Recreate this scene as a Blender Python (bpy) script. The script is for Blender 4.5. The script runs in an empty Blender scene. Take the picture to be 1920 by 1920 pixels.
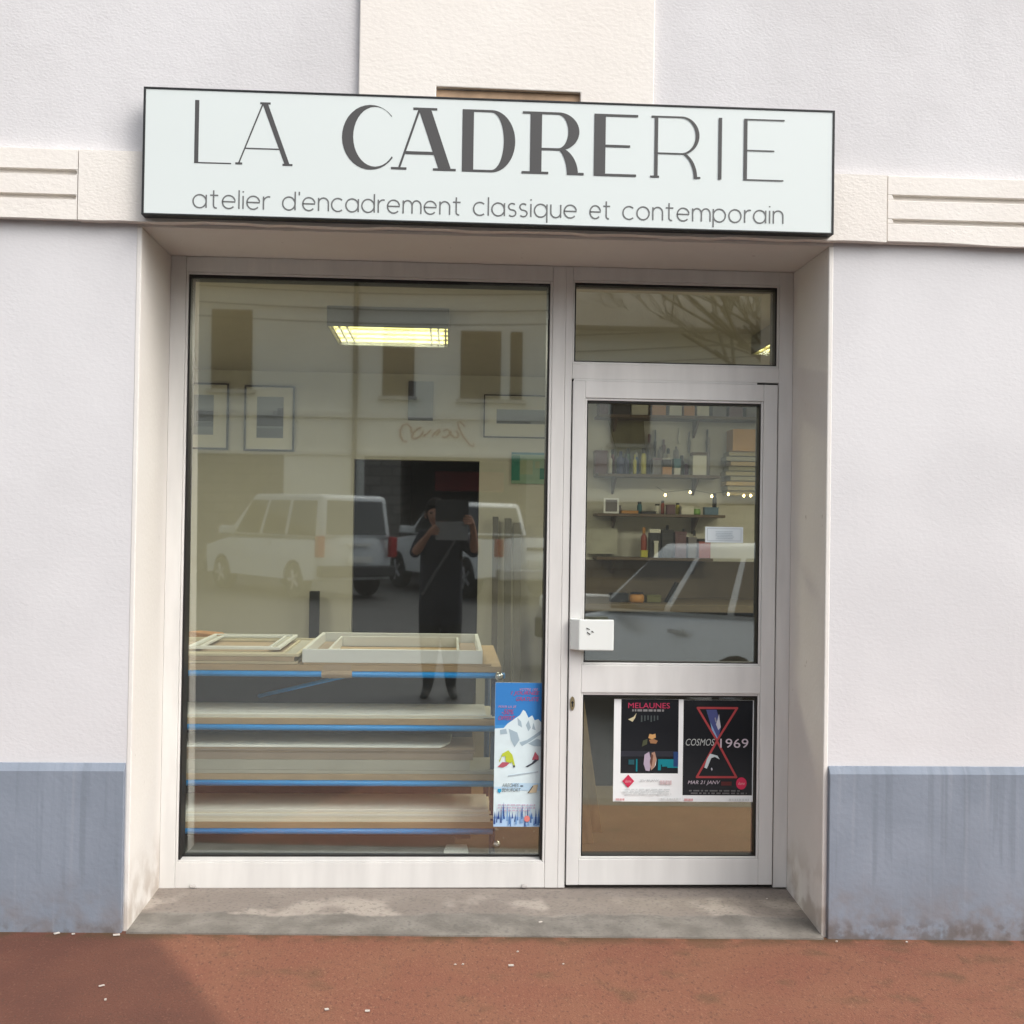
import bpy, bmesh, math, random
from mathutils import Vector, Matrix
random.seed(7)
S = bpy.context.scene
COL = S.collection
R = math.radians

# ---------------------------------------------------------------- camera
cam = bpy.data.cameras.new("camera")
cam.sensor_width = 36; cam.lens = 41.25; cam.clip_start = 0.02; cam.clip_end = 2000
co = bpy.data.objects.new("camera", cam); COL.objects.link(co)
yaw, pit, rol = R(3.0764), R(0.8099), R(0.8713)
fw = Vector((math.sin(yaw)*math.cos(pit), math.cos(yaw)*math.cos(pit), math.sin(pit)))
rt = Vector((math.cos(yaw), -math.sin(yaw), 0)); up = rt.cross(fw)
r2 = rt*math.cos(rol)+up*math.sin(rol); u2 = -rt*math.sin(rol)+up*math.cos(rol)
co.matrix_world = Matrix(((r2.x, u2.x, -fw.x, 0), (r2.y, u2.y, -fw.y, -4.27), (r2.z, u2.z, -fw.z, 1.455), (0, 0, 0, 1)))
S.camera = co

# ---------------------------------------------------------------- sky, sun, exposure
W = bpy.data.worlds.new("World"); S.world = W; W.use_nodes = True
nt = W.node_tree; bg = nt.nodes["Background"]
sky = nt.nodes.new("ShaderNodeTexSky"); sky.sky_type = 'NISHITA'; sky.sun_disc = False
SUN_EL, SUN_AZ = 44, 132          # azimuth clockwise from +Y
sky.sun_elevation = R(SUN_EL); sky.sun_rotation = R(SUN_AZ)
sky.air_density = 1.0; sky.dust_density = 4.0; sky.ozone_density = 1.0
hs = nt.nodes.new("ShaderNodeHueSaturation"); hs.inputs["Saturation"].default_value = 0.3
nt.links.new(sky.outputs[0], hs.inputs["Color"]); nt.links.new(hs.outputs[0], bg.inputs[0])
bg.inputs[1].default_value = 0.15
sl = bpy.data.lights.new("sun", 'SUN'); sl.energy = 0.5; sl.angle = R(70); sl.color = (1, .96, .90)
so = bpy.data.objects.new("sun", sl); COL.objects.link(so)
sd = Vector((math.sin(R(SUN_AZ))*math.cos(R(SUN_EL)), math.cos(R(SUN_AZ))*math.cos(R(SUN_EL)), math.sin(R(SUN_EL))))
so.rotation_euler = sd.to_track_quat('Z', 'Y').to_euler(); so.location = sd*30
S.view_settings.view_transform = 'Standard'; S.view_settings.look = 'None'
S.view_settings.exposure = 0.88; S.view_settings.gamma = 1
S.cycles.use_denoising = True
S.cycles.max_bounces = 8; S.cycles.transparent_max_bounces = 16
S.cycles.caustics_reflective = False; S.cycles.caustics_refractive = False

# ---------------------------------------------------------------- materials
MATS = {}
def mat(name, col, rough=.6, n=0, nscale=8, bump=0, bscale=60, metal=0, spec=.4, stretch=None):
    """Principled material; n = strength of colour mottling, bump = height in metres."""
    if name in MATS: return MATS[name]
    m = bpy.data.materials.new(name); m.use_nodes = True; t = m.node_tree; b = t.nodes["Principled BSDF"]
    b.inputs["Base Color"].default_value = (*col, 1); b.inputs["Roughness"].default_value = rough
    b.inputs["Metallic"].default_value = metal; b.inputs["Specular IOR Level"].default_value = spec
    if n or bump:
        tc = t.nodes.new("ShaderNodeTexCoord"); src = tc.outputs["Object"]
        if stretch:
            mp = t.nodes.new("ShaderNodeMapping"); mp.inputs["Scale"].default_value = stretch
            t.links.new(src, mp.inputs[0]); src = mp.outputs[0]
    if n:
        no = t.nodes.new("ShaderNodeTexNoise"); no.inputs["Scale"].default_value = nscale; no.inputs["Detail"].default_value = 6
        t.links.new(src, no.inputs["Vector"])
        mr = t.nodes.new("ShaderNodeMapRange"); mr.inputs["From Min"].default_value = .3; mr.inputs["From Max"].default_value = .7
        mr.inputs["To Min"].default_value = 1-n; mr.inputs["To Max"].default_value = 1+n
        t.links.new(no.outputs[0], mr.inputs[0])
        mx = t.nodes.new("ShaderNodeMix"); mx.data_type = 'RGBA'; mx.blend_type = 'MULTIPLY'; mx.inputs[0].default_value = 1
        mx.inputs[6].default_value = (*col, 1); t.links.new(mr.outputs[0], mx.inputs[7]); t.links.new(mx.outputs[2], b.inputs["Base Color"])
    if bump:
        nb = t.nodes.new("ShaderNodeTexNoise"); nb.inputs["Scale"].default_value = bscale; nb.inputs["Detail"].default_value = 5
        t.links.new(src, nb.inputs["Vector"])
        bp = t.nodes.new("ShaderNodeBump"); bp.inputs["Distance"].default_value = bump; bp.inputs["Strength"].default_value = 1
        t.links.new(nb.outputs[0], bp.inputs["Height"]); t.links.new(bp.outputs[0], b.inputs["Normal"])
    MATS[name] = m; return m

def emit(name, col, s):
    m = bpy.data.materials.new(name); m.use_nodes = True; t = m.node_tree; t.nodes.clear()
    e = t.nodes.new("ShaderNodeEmission"); e.inputs[0].default_value = (*col, 1); e.inputs[1].default_value = s
    o = t.nodes.new("ShaderNodeOutputMaterial"); t.links.new(e.outputs[0], o.inputs[0]); return m

def glass(name, tint, refl):
    """Clear sheet: passes tinted light, mirrors a share that grows towards grazing."""
    m = bpy.data.materials.new(name); m.use_nodes = True; t = m.node_tree; t.nodes.clear(); L = t.links.new
    tr = t.nodes.new("ShaderNodeBsdfTransparent"); tr.inputs[0].default_value = (*tint, 1)
    gl = t.nodes.new("ShaderNodeBsdfGlossy"); gl.inputs["Roughness"].default_value = .019; gl.inputs[0].default_value = (.96, 1, .98, 1)
    lw = t.nodes.new("ShaderNodeLayerWeight"); lw.inputs[0].default_value = .5
    pw = t.nodes.new("ShaderNodeMath"); pw.operation = 'POWER'; pw.inputs[1].default_value = 5; L(lw.outputs["Facing"], pw.inputs[0])
    ma = t.nodes.new("ShaderNodeMath"); ma.operation = 'MULTIPLY_ADD'; ma.inputs[1].default_value = 1-refl; ma.inputs[2].default_value = refl
    L(pw.outputs[0], ma.inputs[0])
    mx = t.nodes.new("ShaderNodeMixShader"); L(ma.outputs[0], mx.inputs[0]); L(tr.outputs[0], mx.inputs[1]); L(gl.outputs[0], mx.inputs[2])
    # haze painted into the pane: a faint, uneven veil that lifts the darks
    df = t.nodes.new("ShaderNodeBsdfDiffuse"); df.inputs[0].default_value = (.80, .82, .80, 1)
    no = t.nodes.new("ShaderNodeTexNoise"); no.inputs["Scale"].default_value = 1.7; no.inputs["Detail"].default_value = 4
    tc = t.nodes.new("ShaderNodeTexCoord"); L(tc.outputs["Object"], no.inputs["Vector"])
    mr = t.nodes.new("ShaderNodeMapRange"); mr.inputs[1].default_value = .3; mr.inputs[2].default_value = .7; mr.inputs[3].default_value = .004; mr.inputs[4].default_value = .011
    L(no.outputs[0], mr.inputs[0]); m2 = t.nodes.new("ShaderNodeMixShader"); L(mr.outputs[0], m2.inputs[0]); L(mx.outputs[0], m2.inputs[1]); L(df.outputs[0], m2.inputs[2])
    o = t.nodes.new("ShaderNodeOutputMaterial"); L(m2.outputs[0], o.inputs[0]); return m

class NT:
    """Tiny helper to write node expressions."""
    def __init__(s, name, rough=.8):
        s.m = bpy.data.materials.new(name); s.m.use_nodes = True; s.t = s.m.node_tree; s.b = s.t.nodes["Principled BSDF"]
        s.b.inputs["Roughness"].default_value = rough; s.b.inputs["Specular IOR Level"].default_value = .25
        tc = s.t.nodes.new("ShaderNodeTexCoord"); s.co = tc.outputs["Object"]
        sp = s.t.nodes.new("ShaderNodeSeparateXYZ"); s.t.links.new(s.co, sp.inputs[0]); s.x, s.y, s.z = sp.outputs
    def put(s, sock, v):
        if isinstance(v, (int, float)): sock.default_value = v
        elif isinstance(v, tuple): sock.default_value = (*v, 1) if len(v) == 3 else v
        else: s.t.links.new(v, sock)
    def op(s, o, a, b=0, c=0):
        n = s.t.nodes.new("ShaderNodeMath"); n.operation = o; s.put(n.inputs[0], a); s.put(n.inputs[1], b); s.put(n.inputs[2], c); return n.outputs[0]
    def ss(s, v, a, b):
        n = s.t.nodes.new("ShaderNodeMapRange"); n.interpolation_type = 'SMOOTHSTEP'; s.put(n.inputs[0], v); s.put(n.inputs[1], a); s.put(n.inputs[2], b); return n.outputs[0]
    def noise(s, sc, scale=(1, 1, 1), det=5, off=(0, 0, 0)):
        mp = s.t.nodes.new("ShaderNodeMapping"); mp.inputs["Scale"].default_value = scale; mp.inputs["Location"].default_value = off
        s.t.links.new(s.co, mp.inputs[0])
        n = s.t.nodes.new("ShaderNodeTexNoise"); n.inputs["Scale"].default_value = sc; n.inputs["Detail"].default_value = det
        s.t.links.new(mp.outputs[0], n.inputs["Vector"]); return n.outputs[0]
    def mix(s, f, a, b):
        n = s.t.nodes.new("ShaderNodeMix"); n.data_type = 'RGBA'; s.put(n.inputs[0], f); s.put(n.inputs[6], a); s.put(n.inputs[7], b); return n.outputs[2]
    def done(s, col, h=None, dist=.002):
        s.put(s.b.inputs["Base Color"], col)
        if h is not None:
            bp = s.t.nodes.new("ShaderNodeBump"); bp.inputs["Distance"].default_value = dist; s.put(bp.inputs["Height"], h)
            s.t.links.new(bp.outputs[0], s.b.inputs["Normal"])
        return s.m

# lavender render, smooth below the band and rough above it
def wall_mat(name, a, b, bump, sc):
    k = NT(name, .9)
    c = k.mix(k.ss(k.noise(1.3), .35, .65), a, b)
    c = k.mix(k.op('MULTIPLY', k.ss(k.noise(3, (1, 1, .35)), .58, .8), .35), c, tuple(v*.86 for v in a))
    h = k.op('ADD', k.noise(sc, (1, 1, 1.6), 6), k.op('MULTIPLY', k.noise(sc*.18), 1.2))
    return k.done(c, h, bump)
M_low = wall_mat("smooth_lavender_render", (.64, .63, .638), (.70, .69, .697), .0009, 60)
M_up = wall_mat("rough_lavender_render", (.625, .612, .618), (.69, .678, .685), .0016, 80)
M_cream = wall_mat("cream_masonry_paint", (.80, .755, .70), (.83, .79, .735), .0015, 60)
M_creamr = wall_mat("rough_cream_paint", (.79, .745, .69), (.82, .78, .725), .002, 75)
k = NT("recess_cream_paint", .85)
c = k.mix(k.ss(k.noise(2.2), .35, .7), (.745, .715, .675), (.775, .75, .71))
c = k.mix(k.op('MULTIPLY', k.ss(k.z, .32, .0), k.op('MULTIPLY', k.ss(k.noise(9), .35, .6), .55)), c, (.33, .25, .18))
c = k.mix(k.op('MULTIPLY', k.ss(k.noise(35, (1, 1, .5)), .72, .76), .6), c, (.30, .25, .2))
M_rev = k.done(c, k.noise(50), .0012)
# blue plinth with run marks and splash dirt
k = NT("blue_plinth_paint", .75)
base = k.mix(k.ss(k.noise(4), .3, .7), (.215, .248, .298), (.245, .28, .335))
lim = k.op('MULTIPLY_ADD', k.noise(1, (17, 1, .2), 3, (3, 0, 0)), 1.0, -.28)
runs = k.op('MULTIPLY', k.ss(k.noise(1, (30, 1, .7), 3), .47, .64), k.ss(k.op('SUBTRACT', k.z, lim), -.03, .05))
c = k.mix(k.op('MULTIPLY', runs, .5), base, (.172, .20, .238))
c = k.mix(k.op('MULTIPLY', k.ss(k.noise(1, (36, 1, .8), 2, (9, 0, 0)), .56, .70), .35), c, (.30, .325, .37))
dirt = k.op('MULTIPLY', k.ss(k.op('ADD', k.z, k.op('MULTIPLY', k.noise(5), .22)), .33, .06), k.ss(k.noise(16), .3, .65))
c = k.mix(k.op('MULTIPLY', dirt, .75), c, (.19, .16, .15))
c = k.mix(k.op('MULTIPLY', k.ss(k.z, .06, .0), k.op('MULTIPLY', k.ss(k.noise(22), .42, .6), .6)), c, (.12, .10, .09))
M_plinth = k.done(c, k.noise(55), .0013)
# concrete threshold with pale cement patches
k = NT("threshold_concrete", .9)
c = k.mix(k.ss(k.noise(7, det=9), .32, .68), (.17, .155, .135), (.26, .24, .21))
wob = k.op('ADD', k.y, k.op('MULTIPLY_ADD', k.noise(4, (1, .4, 1)), .16, -.08))
back = k.ss(wob, .15, .18)
c = k.mix(k.op('MULTIPLY', back, .75), c, (.27, .23, .20))
pat = k.op('MULTIPLY', k.op('MULTIPLY', back, k.ss(wob, .42, .28)), k.ss(k.noise(3.1, (1, .9, 1), 4), .5, .60))
c = k.mix(k.op('MULTIPLY', pat, .85), c, (.42, .37, .32))
c = k.mix(k.op('MULTIPLY', k.ss(k.noise(70, det=8), .5, .72), .55), c, (.14, .13, .118))
M_sill = k.done(c, k.op('ADD', k.noise(60), back), .004)
# red-ochre pavement: a shadow painted as darker maroon left of a slanting soft edge
k = NT("red_pavement", .85)
f = k.op('ADD', k.op('MULTIPLY', k.y, .53), k.x)
f = k.op('ADD', f, k.op('MULTIPLY_ADD', k.noise(14), .02, -.01))
new = k.ss(f, -1.085, -.995)  # soft edge of the painted shadow, which lies on the low side
c1 = k.mix(k.ss(k.noise(3), .35, .65), (.232, .094, .060), (.245, .108, .066))
c1 = k.mix(k.op('MULTIPLY', k.ss(k.noise(6.5, (1, 1, 1), 7), .55, .75), .7), c1, (.135, .08, .045))
c0 = k.mix(k.ss(k.noise(4), .35, .65), (.128, .054, .038), (.148, .062, .042))
c = k.mix(new, c0, c1)
c = k.mix(k.op('MULTIPLY', k.ss(k.noise(150, (1, .45, 1), 4), .56, .72), k.op('MULTIPLY_ADD', new, .4, .22)), c, (.36, .19, .12))
c = k.mix(k.op('MULTIPLY', k.ss(k.noise(120, (1, .45, 1), 4, (5, 5, 0)), .54, .72), .75), c, (.11, .055, .04))
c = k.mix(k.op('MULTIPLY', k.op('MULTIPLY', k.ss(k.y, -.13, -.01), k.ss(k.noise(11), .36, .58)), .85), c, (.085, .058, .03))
M_pave = k.done(c, k.op('ADD', k.noise(170), k.op('MULTIPLY', k.noise(400), .5)), .004)

M_frame = mat("putty_white_lacquer", (.71, .70, .675), .42, n=.07, nscale=5, stretch=(3, 1, .5))
M_door = mat("putty_white_door_lacquer", (.71, .705, .685), .40, n=.06, nscale=5, stretch=(3, 1, .5))
M_gasket = mat("black_rubber", (.012, .011, .01), .5)
M_glass = glass("window_glass", (.98, .988, .965), .17)
M_black = mat("black_paint", (.015, .016, .017), .45)
M_sign = mat("sign_panel_white", (.69, .745, .73), .35, n=.012, nscale=2)
M_letter = mat("charcoal_vinyl", (.072, .071, .071), .5)
M_tag = mat("grey_vinyl", (.145, .15, .15), .5)
M_inwall = mat("interior_wall_paint", (.60, .59, .51), .8, n=.03, nscale=2)
M_ceil = mat("interior_ceiling_paint", (.53, .505, .43), .8, n=.03)
M_floor = mat("tan_floor", (.15, .115, .066), .5, n=.1, nscale=5)
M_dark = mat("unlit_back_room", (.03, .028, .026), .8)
M_white = mat("white_lacquer", (.80, .83, .80), .4)
M_cream2 = mat("cream_card", (.92, .90, .76), .7, n=.03, nscale=6)
M_whitec = mat("white_card", (.92, .95, .89), .7, n=.02, nscale=6)
M_greyc = mat("grey_card", (.46, .45, .38), .8, n=.06, nscale=6)
M_brownc = mat("brown_card", (.36, .29, .22), .8, n=.08, nscale=6)
M_ply = mat("particle_board", (.44, .325, .19), .7, n=.12, nscale=30, stretch=(.2, 1, 1))
M_blue = mat("blue_steel_tube", (.015, .31, .80), .35)
M_dblue = mat("dark_blue_steel", (.02, .07, .16), .4)
M_steel = mat("chrome", (.75, .77, .75), .2, metal=1)
M_kraft = mat("kraft_tape", (.43, .33, .22), .6, n=.08, nscale=20)
M_wood = mat("light_wood", (.46, .35, .19), .6, n=.15, nscale=6, stretch=(6, 6, .6))
M_cwood = mat("cream_moulding", (.66, .60, .42), .5)
M_pframe = mat("black_frame", (.02, .02, .018), .4)
M_paper = mat("white_paper", (.86, .88, .88), .7)
M_tube = emit("lamp_diffuser", (1, .92, .30), 1.7)
M_glow = emit("warm_glow", (1, .72, .28), 9)

# ---------------------------------------------------------------- object helpers
def tag(o, label=None, cat=None, group=None, kind=None):
    for a, v in (("label", label), ("category", cat), ("group", group), ("kind", kind)):
        if v: o[a] = v
    return o
def empty(name, loc=(0, 0, 0), label=None, cat=None, group=None, rz=0):
    o = bpy.data.objects.new(name, None); COL.objects.link(o); o.location = loc; o.rotation_euler = (0, 0, rz)
    o.empty_display_size = .1
    return tag(o, label, cat, group)

class MB:
    def __init__(s): s.v = []; s.f = []; s.mi = []; s.mats = []
    def m(s, mt):
        if mt is None: return 0
        if mt not in s.mats: s.mats.append(mt)
        return s.mats.index(mt)
    def add(s, vs, fs, mt=None):
        o = len(s.v); i = s.m(mt); s.v += [tuple(v) for v in vs]
        for f in fs: s.f.append([o+a for a in f]); s.mi.append(i)
        return s
    def box(s, x0, x1, y0, y1, z0, z1, mt=None):
        return s.add([(x0, y0, z0), (x1, y0, z0), (x1, y1, z0), (x0, y1, z0), (x0, y0, z1), (x1, y0, z1), (x1, y1, z1), (x0, y1, z1)],
                     [(0, 3, 2, 1), (4, 5, 6, 7), (0, 1, 5, 4), (1, 2, 6, 5), (2, 3, 7, 6), (3, 0, 4, 7)], mt)
    def hexa(s, p, mt=None):   # eight corners, bottom four then top four
        return s.add(p, [(0, 3, 2, 1), (4, 5, 6, 7), (0, 1, 5, 4), (1, 2, 6, 5), (2, 3, 7, 6), (3, 0, 4, 7)], mt)
    def poly(s, pts, mt=None): return s.add(pts, [tuple(range(len(pts)))], mt)
    def prism(s, pts, a, b, axis='y', mt=None):
        f = {'y': lambda u, v, w: (u, w, v), 'x': lambda u, v, w: (w, u, v), 'z': lambda u, v, w: (u, v, w)}[axis]
        n = len(pts); vs = [f(u, v, a) for u, v in pts]+[f(u, v, b) for u, v in pts]
        fs = [tuple(range(n))[::-1], tuple(range(n, 2*n))]+[(i, (i+1) % n, n+(i+1) % n, n+i) for i in range(n)]
        return s.add(vs, fs, mt)
    def tube(s, pts, rad, n=8, mt=None, cap=True):
        pts = [Vector(p) for p in pts]; rr = rad if isinstance(rad, (list, tuple)) else [rad]*len(pts)
        rings = []; ref = None
        for i, p in enumerate(pts):
            d = (pts[min(i+1, len(pts)-1)]-pts[max(i-1, 0)]).normalized()
            if ref is None: ref = Vector((0, 0, 1)) if abs(d.z) < .9 else Vector((1, 0, 0))
            a = d.cross(ref).normalized(); b = a.cross(d); ref = b
            rings += [p+a*rr[i]*math.cos(2*math.pi*j/n)+b*rr[i]*math.sin(2*math.pi*j/n) for j in range(n)]
        fs = [(i*n+j, i*n+(j+1) % n, (i+1)*n+(j+1) % n, (i+1)*n+j) for i in range(len(pts)-1) for j in range(n)]
        if cap: fs += [tuple(range(n))[::-1], tuple(range((len(pts)-1)*n, len(pts)*n))]
        return s.add(rings, fs, mt)
    def lathe(s, prof, c=(0, 0, 0), n=14, mt=None, axis='z'):
        vs = []
        for r, z in prof:
            for j in range(n):
                a = 2*math.pi*j/n; u, v = r*math.cos(a), r*math.sin(a)
                vs.append((c[0]+u, c[1]+v, c[2]+z) if axis == 'z' else (c[0]+u, c[1]+z, c[2]+v))
        m = len(prof); fs = [(i*n+j, i*n+(j+1) % n, (i+1)*n+(j+1) % n, (i+1)*n+j) for i in range(m-1) for j in range(n)]
        fs += [tuple(range(n))[::-1], tuple(range((m-1)*n, m*n))]
        return s.add(vs, fs, mt)
    def build(s, name, mt=None, parent=None, bevel=0, smooth=False, loc=None):
        me = bpy.data.meshes.new(name); me.from_pydata(s.v, [], s.f)
        for x in (s.mats or [mt]): me.materials.append(x)
        if s.mats: me.polygons.foreach_set("material_index", s.mi)
        bm = bmesh.new(); bm.from_mesh(me); bmesh.ops.recalc_face_normals(bm, faces=bm.faces); bm.to_mesh(me); bm.free()
        if smooth: me.polygons.foreach_set("use_smooth", [True]*len(me.polygons))
        o = bpy.data.objects.new(name, me); COL.objects.link(o)
        if parent: o.parent = parent
        if loc: o.location = loc
        if bevel:
            b = o.modifiers.new("edge", 'BEVEL'); b.width = bevel; b.segments = 2; b.limit_method = 'ANGLE'; b.angle_limit = R(40)
        return o
def boxes(name, mt, parent, *bs, bevel=0):
    m = MB()
    for b in bs: m.box(*b)
    return m.build(name, mt, parent, bevel)
def copy_tree(o, parent=None):
    c = o.copy(); COL.objects.link(c); c.parent = parent
    for ch in list(o.children): copy_tree(ch, c)
    return c
def text_polys(txt, size, mt_shear=0):
    """Blender's own font as polygons (u, v), left edge at 0."""
    cu = bpy.data.curves.new("t", 'FONT'); cu.body = txt; cu.size = size; cu.shear = mt_shear; cu.fill_mode = 'FRONT'; cu.resolution_u = 3
    ob = bpy.data.objects.new("t", cu); COL.objects.link(ob)
    bpy.context.view_layer.update()
    me = bpy.data.meshes.new_from_object(ob.evaluated_get(bpy.context.evaluated_depsgraph_get()))
    vs = [(v.co.x, v.co.y) for v in me.vertices]; ps = [[vs[i] for i in p.vertices] for p in me.polygons]
    bpy.data.objects.remove(ob); bpy.data.curves.remove(cu); bpy.data.meshes.remove(me)
    return ps
def fit_text(txt, x0, x1, z0, h, shear=0):
    ps = text_polys(txt, 1, shear); a = [p for q in ps for p in q]
    mx0, mx1 = min(p[0] for p in a), max(p[0] for p in a); my0, my1 = min(p[1] for p in a), max(p[1] for p in a)
    return [[(x0+(u-mx0)/(mx1-mx0)*(x1-x0), z0+(v-my0)/(my1-my0)*h) for u, v in q] for q in ps]
class Print:
    """A printed sheet: layers of ink, each a hair above the last, on paper of real thickness."""
    def __init__(s, yf, step=.00012): s.mb = MB(); s.yf = yf; s.i = 0; s.step = step
    def ink(s, pts, mt):
        s.i += 1; s.mb.poly([(u, s.yf(u, v)-s.i*s.step, v) for u, v in pts], mt); return s
    def rect(s, x0, x1, z0, z1, mt): return s.ink([(x0, z0), (x1, z0), (x1, z1), (x0, z1)], mt)
    def text(s, txt, x0, x1, z0, h, mt, shear=0):
        s.i += 1
        for q in fit_text(txt, x0, x1, z0, h, shear): s.mb.poly([(u, s.yf(u, v)-s.i*s.step, v) for u, v in q], mt)
        return s
    def lines(s, x0, x1, z0, z1, n, mt, frac=.5, seed=1):   # rows of print too small to read
        rn = random.Random(seed); hh = (z1-z0)/n
        for i in range(n):
            z = z1-(i+1)*hh; x = x0+rn.random()*.1*(x1-x0); e = x1-rn.random()*.15*(x1-x0)
            while x < e:
                w = min((.03+rn.random()*.1)*(x1-x0), e-x); s.rect(x, x+w, z, z+hh*frac, mt); x += w+.025*(x1-x0)
        return s
    def build(s, *a, **k): return s.mb.build(*a, **k)
KY = -1.25                 # kerb line
def gz(x, y):
    p = -.012*(x+1.1)
    return p if y > KY else p-.13-.034*max(0, -y-3.3)
def gzp(x): return -.012*(x+1.1)

# ---------------------------------------------------------------- ground, hill
pv = MB(); xs = [-40, -8, -4, -2, -1, 0, 1, 2, 4, 9, 40]
for a, b in zip(xs, xs[1:]):
    pv.add([(a, KY+.16, gzp(a)), (b, KY+.16, gzp(b)), (b, .02, gzp(b)), (a, .02, gzp(a))], [(0, 1, 2, 3)])
tag(pv.build("pavement", M_pave), kind='structure')
kb = MB(); kb.hexa([(-40, KY, gzp(-40)-.3), (40, KY, gzp(40)-.3), (40, KY+.16, gzp(40)-.3), (-40, KY+.16, gzp(-40)-.3),
                    (-40, KY, gzp(-40)+.001), (40, KY, gzp(40)+.001), (40, KY+.16, gzp(40)+.001), (-40, KY+.16, gzp(-40)+.001)])
tag(kb.build("kerb", mat("granite", (.12, .115, .11), .8, n=.15, nscale=30)), kind='structure')
M_road = mat("asphalt", (.075, .073, .071), .42, spec=.7, n=.2, nscale=9, bump=.004, bscale=150)
rd = MB(); ys = [KY, -3.3, -8, -14, -24, -60]
for y0, y1 in zip(ys, ys[1:]):
    q = lambda x, y: (x, y, gz(x, max(y, -24.)-.0001))
    rd.add([q(-40, y0), q(40, y0), q(40, y1), q(-40, y1)], [(0, 1, 2, 3)])
tag(rd.build("road", M_road), kind='structure')
gr = MB(); gr.add([(-600, -600, -2.2), (600, -600, -2.2), (600, 600, -2.2), (-600, 600, -2.2)], [(0, 1, 2, 3)])
tag(gr.build("ground", mat("earth", (.10, .09, .06), .95)), kind='structure')
hm = MB(); nx, ny = 60, 8; rn = random.Random(3)
hv = []
for j in range(ny+1):
    for i in range(nx+1):
        x = -420+840*i/nx; t = j/ny
        top = 40+9*math.sin(x*.017+1)+5*math.sin(x*.06)+3*rn.random()
        hv.append((x, -62-150*t, -2.3+(top+2)*(t**.8)*(1+.06*(rn.random()-.5))))
hm.add(hv, [(j*(nx+1)+i, j*(nx+1)+i+1, (j+1)*(nx+1)+i+1, (j+1)*(nx+1)+i) for j in range(ny) for i in range(nx)])
k = NT("winter_woods", .95)
c = k.mix(k.ss(k.noise(.25, (1, 1, .4)), .35, .65), (.075, .062, .043), (.13, .105, .07))
tag(hm.build("hill", k.done(k.mix(k.ss(k.noise(1.1, (1, 1, .3)), .45, .7), c, (.06, .055, .035))), smooth=True), kind='structure')

# ---------------------------------------------------------------- the shop building
shop = empty("shop_building", (0, 0, 0), "pale rendered building with a deep shop window, cream bands and blue plinth", "building")
XL, XR = -1.118, 1.392                         # reveal faces
boxes("lower_wall", M_low, shop, (-7, XL-.014, 0, .62, -.4, 2.53), (XR+.014, 8, 0, .62, -.4, 2.53))
boxes("upper_wall", M_up, shop, (-7, 8, .0005, .62, 2.5305, 4.3))
boxes("parapet", M_cream, shop, (-7, 8, -.10, .66, 4.301, 4.45))  # unseen top, set low so more sky light reaches the street
def ragged(m, x0, x1, y0, y1, z0, z1, n, amp, seed):   # a hand-plastered lower arris
    rn = random.Random(seed); pts = [(x0+(x1-x0)*i/n, z0+amp*(rn.random()-.5)) for i in range(n+1)]
    m.prism(pts+[(x1, z1), (x0, z1)], y0, y1)
for x0, x1 in ((XL-.018, XL), (XR, XR+.018)): boxes("reveal", M_rev, shop, (x0, x1, -.002, .4995, -.05, 2.519), bevel=.004)
boxes("soffit", M_rev, shop, (XL-.016, XR+.016, -.0015, .4995, 2.5195, 2.5295))
# band: plain rough blocks beside the sign, grooved blocks beyond them
bm_ = MB(); ragged(bm_, -1.333, 1.594, -.042, .01, 2.531, 2.778, 40, .007, 4)
bm_.build("plain_band", M_creamr, shop)
def grooved(x0, x1, seed, cap):
    m = MB(); y0 = -.040
    ragged(m, x0, x1, y0, -.022, 2.531, 2.600, 30, .008, seed)
    m.box(x0, x1, y0, -.022, 2.6185, 2.687); m.box(x0, x1, y0, -.022, 2.7075, 2.778)
    m.box(x0, x1, -.0215, .01, 2.532, 2.777)
    e = (x1-.012, x1) if cap > 0 else (x0, x0+.02)
    for z0, z1 in ((2.6002, 2.6183), (2.6872, 2.7073)):
        zc, r = (z0+z1)/2, (z1-z0)/2
        if cap > 0: pts = [(x1, z1), (x1, z0)]+[(x1-.012+r*math.cos(a), zc+r*math.sin(a)) for a in [-math.pi/2+math.pi*i/8 for i in range(9)]]
        else: pts = [(x0, z0), (x0, z1), (x0+.018, z1), (x0+.024, z0)]
        m.prism(pts, y0+.001, -.022)
    return m.build("grooved_band", M_cream, shop, .002)
grooved(-7, -1.3365, 1, 1); grooved(1.5975, 8, 2, -1)
# cream panel rising over the door, with a slot left open behind the sign
pl = MB(); pl.prism([(-.351, 2.80), (-.0705, 2.80), (-.0705, 3.056), (.4555, 3.052), (.4555, 2.80), (.7265, 2.80), (.7265, 4.3), (-.351, 4.3)], -.022, .01)
pl.build("pilaster", M_cream, shop, .004)
boxes("slot_lining", mat("slot_brown", (.46, .32, .21), .9, n=.2, nscale=14), shop, (-.0700, .4550, -.003, .012, 2.80, 3.0515))
# plinth with a sloping top
for x0, x1 in ((-7, XL-.019), (XR+.0185, 8)):
    m = MB(); m.prism([(-.022, -.4), (.01, -.4), (.01, .598), (-.004, .598), (-.022, .572)], x0, x1, 'x')
    m.build("plinth", M_plinth, shop, .003)
# threshold
m = MB(); n = 26
for i in range(n):
    a, b = XL+(XR-XL)*i/n, XL+(XR-XL)*(i+1)/n
    m.hexa([(a, -.035, -.2), (b, -.035, -.2), (b, .62, -.2), (a, .62, -.2), (a, -.03, gzp(a)+.006), (b, -.03, gzp(b)+.006), (b, .62, .022), (a, .62, .022)])
m.build("threshold", M_sill, shop)
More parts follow.
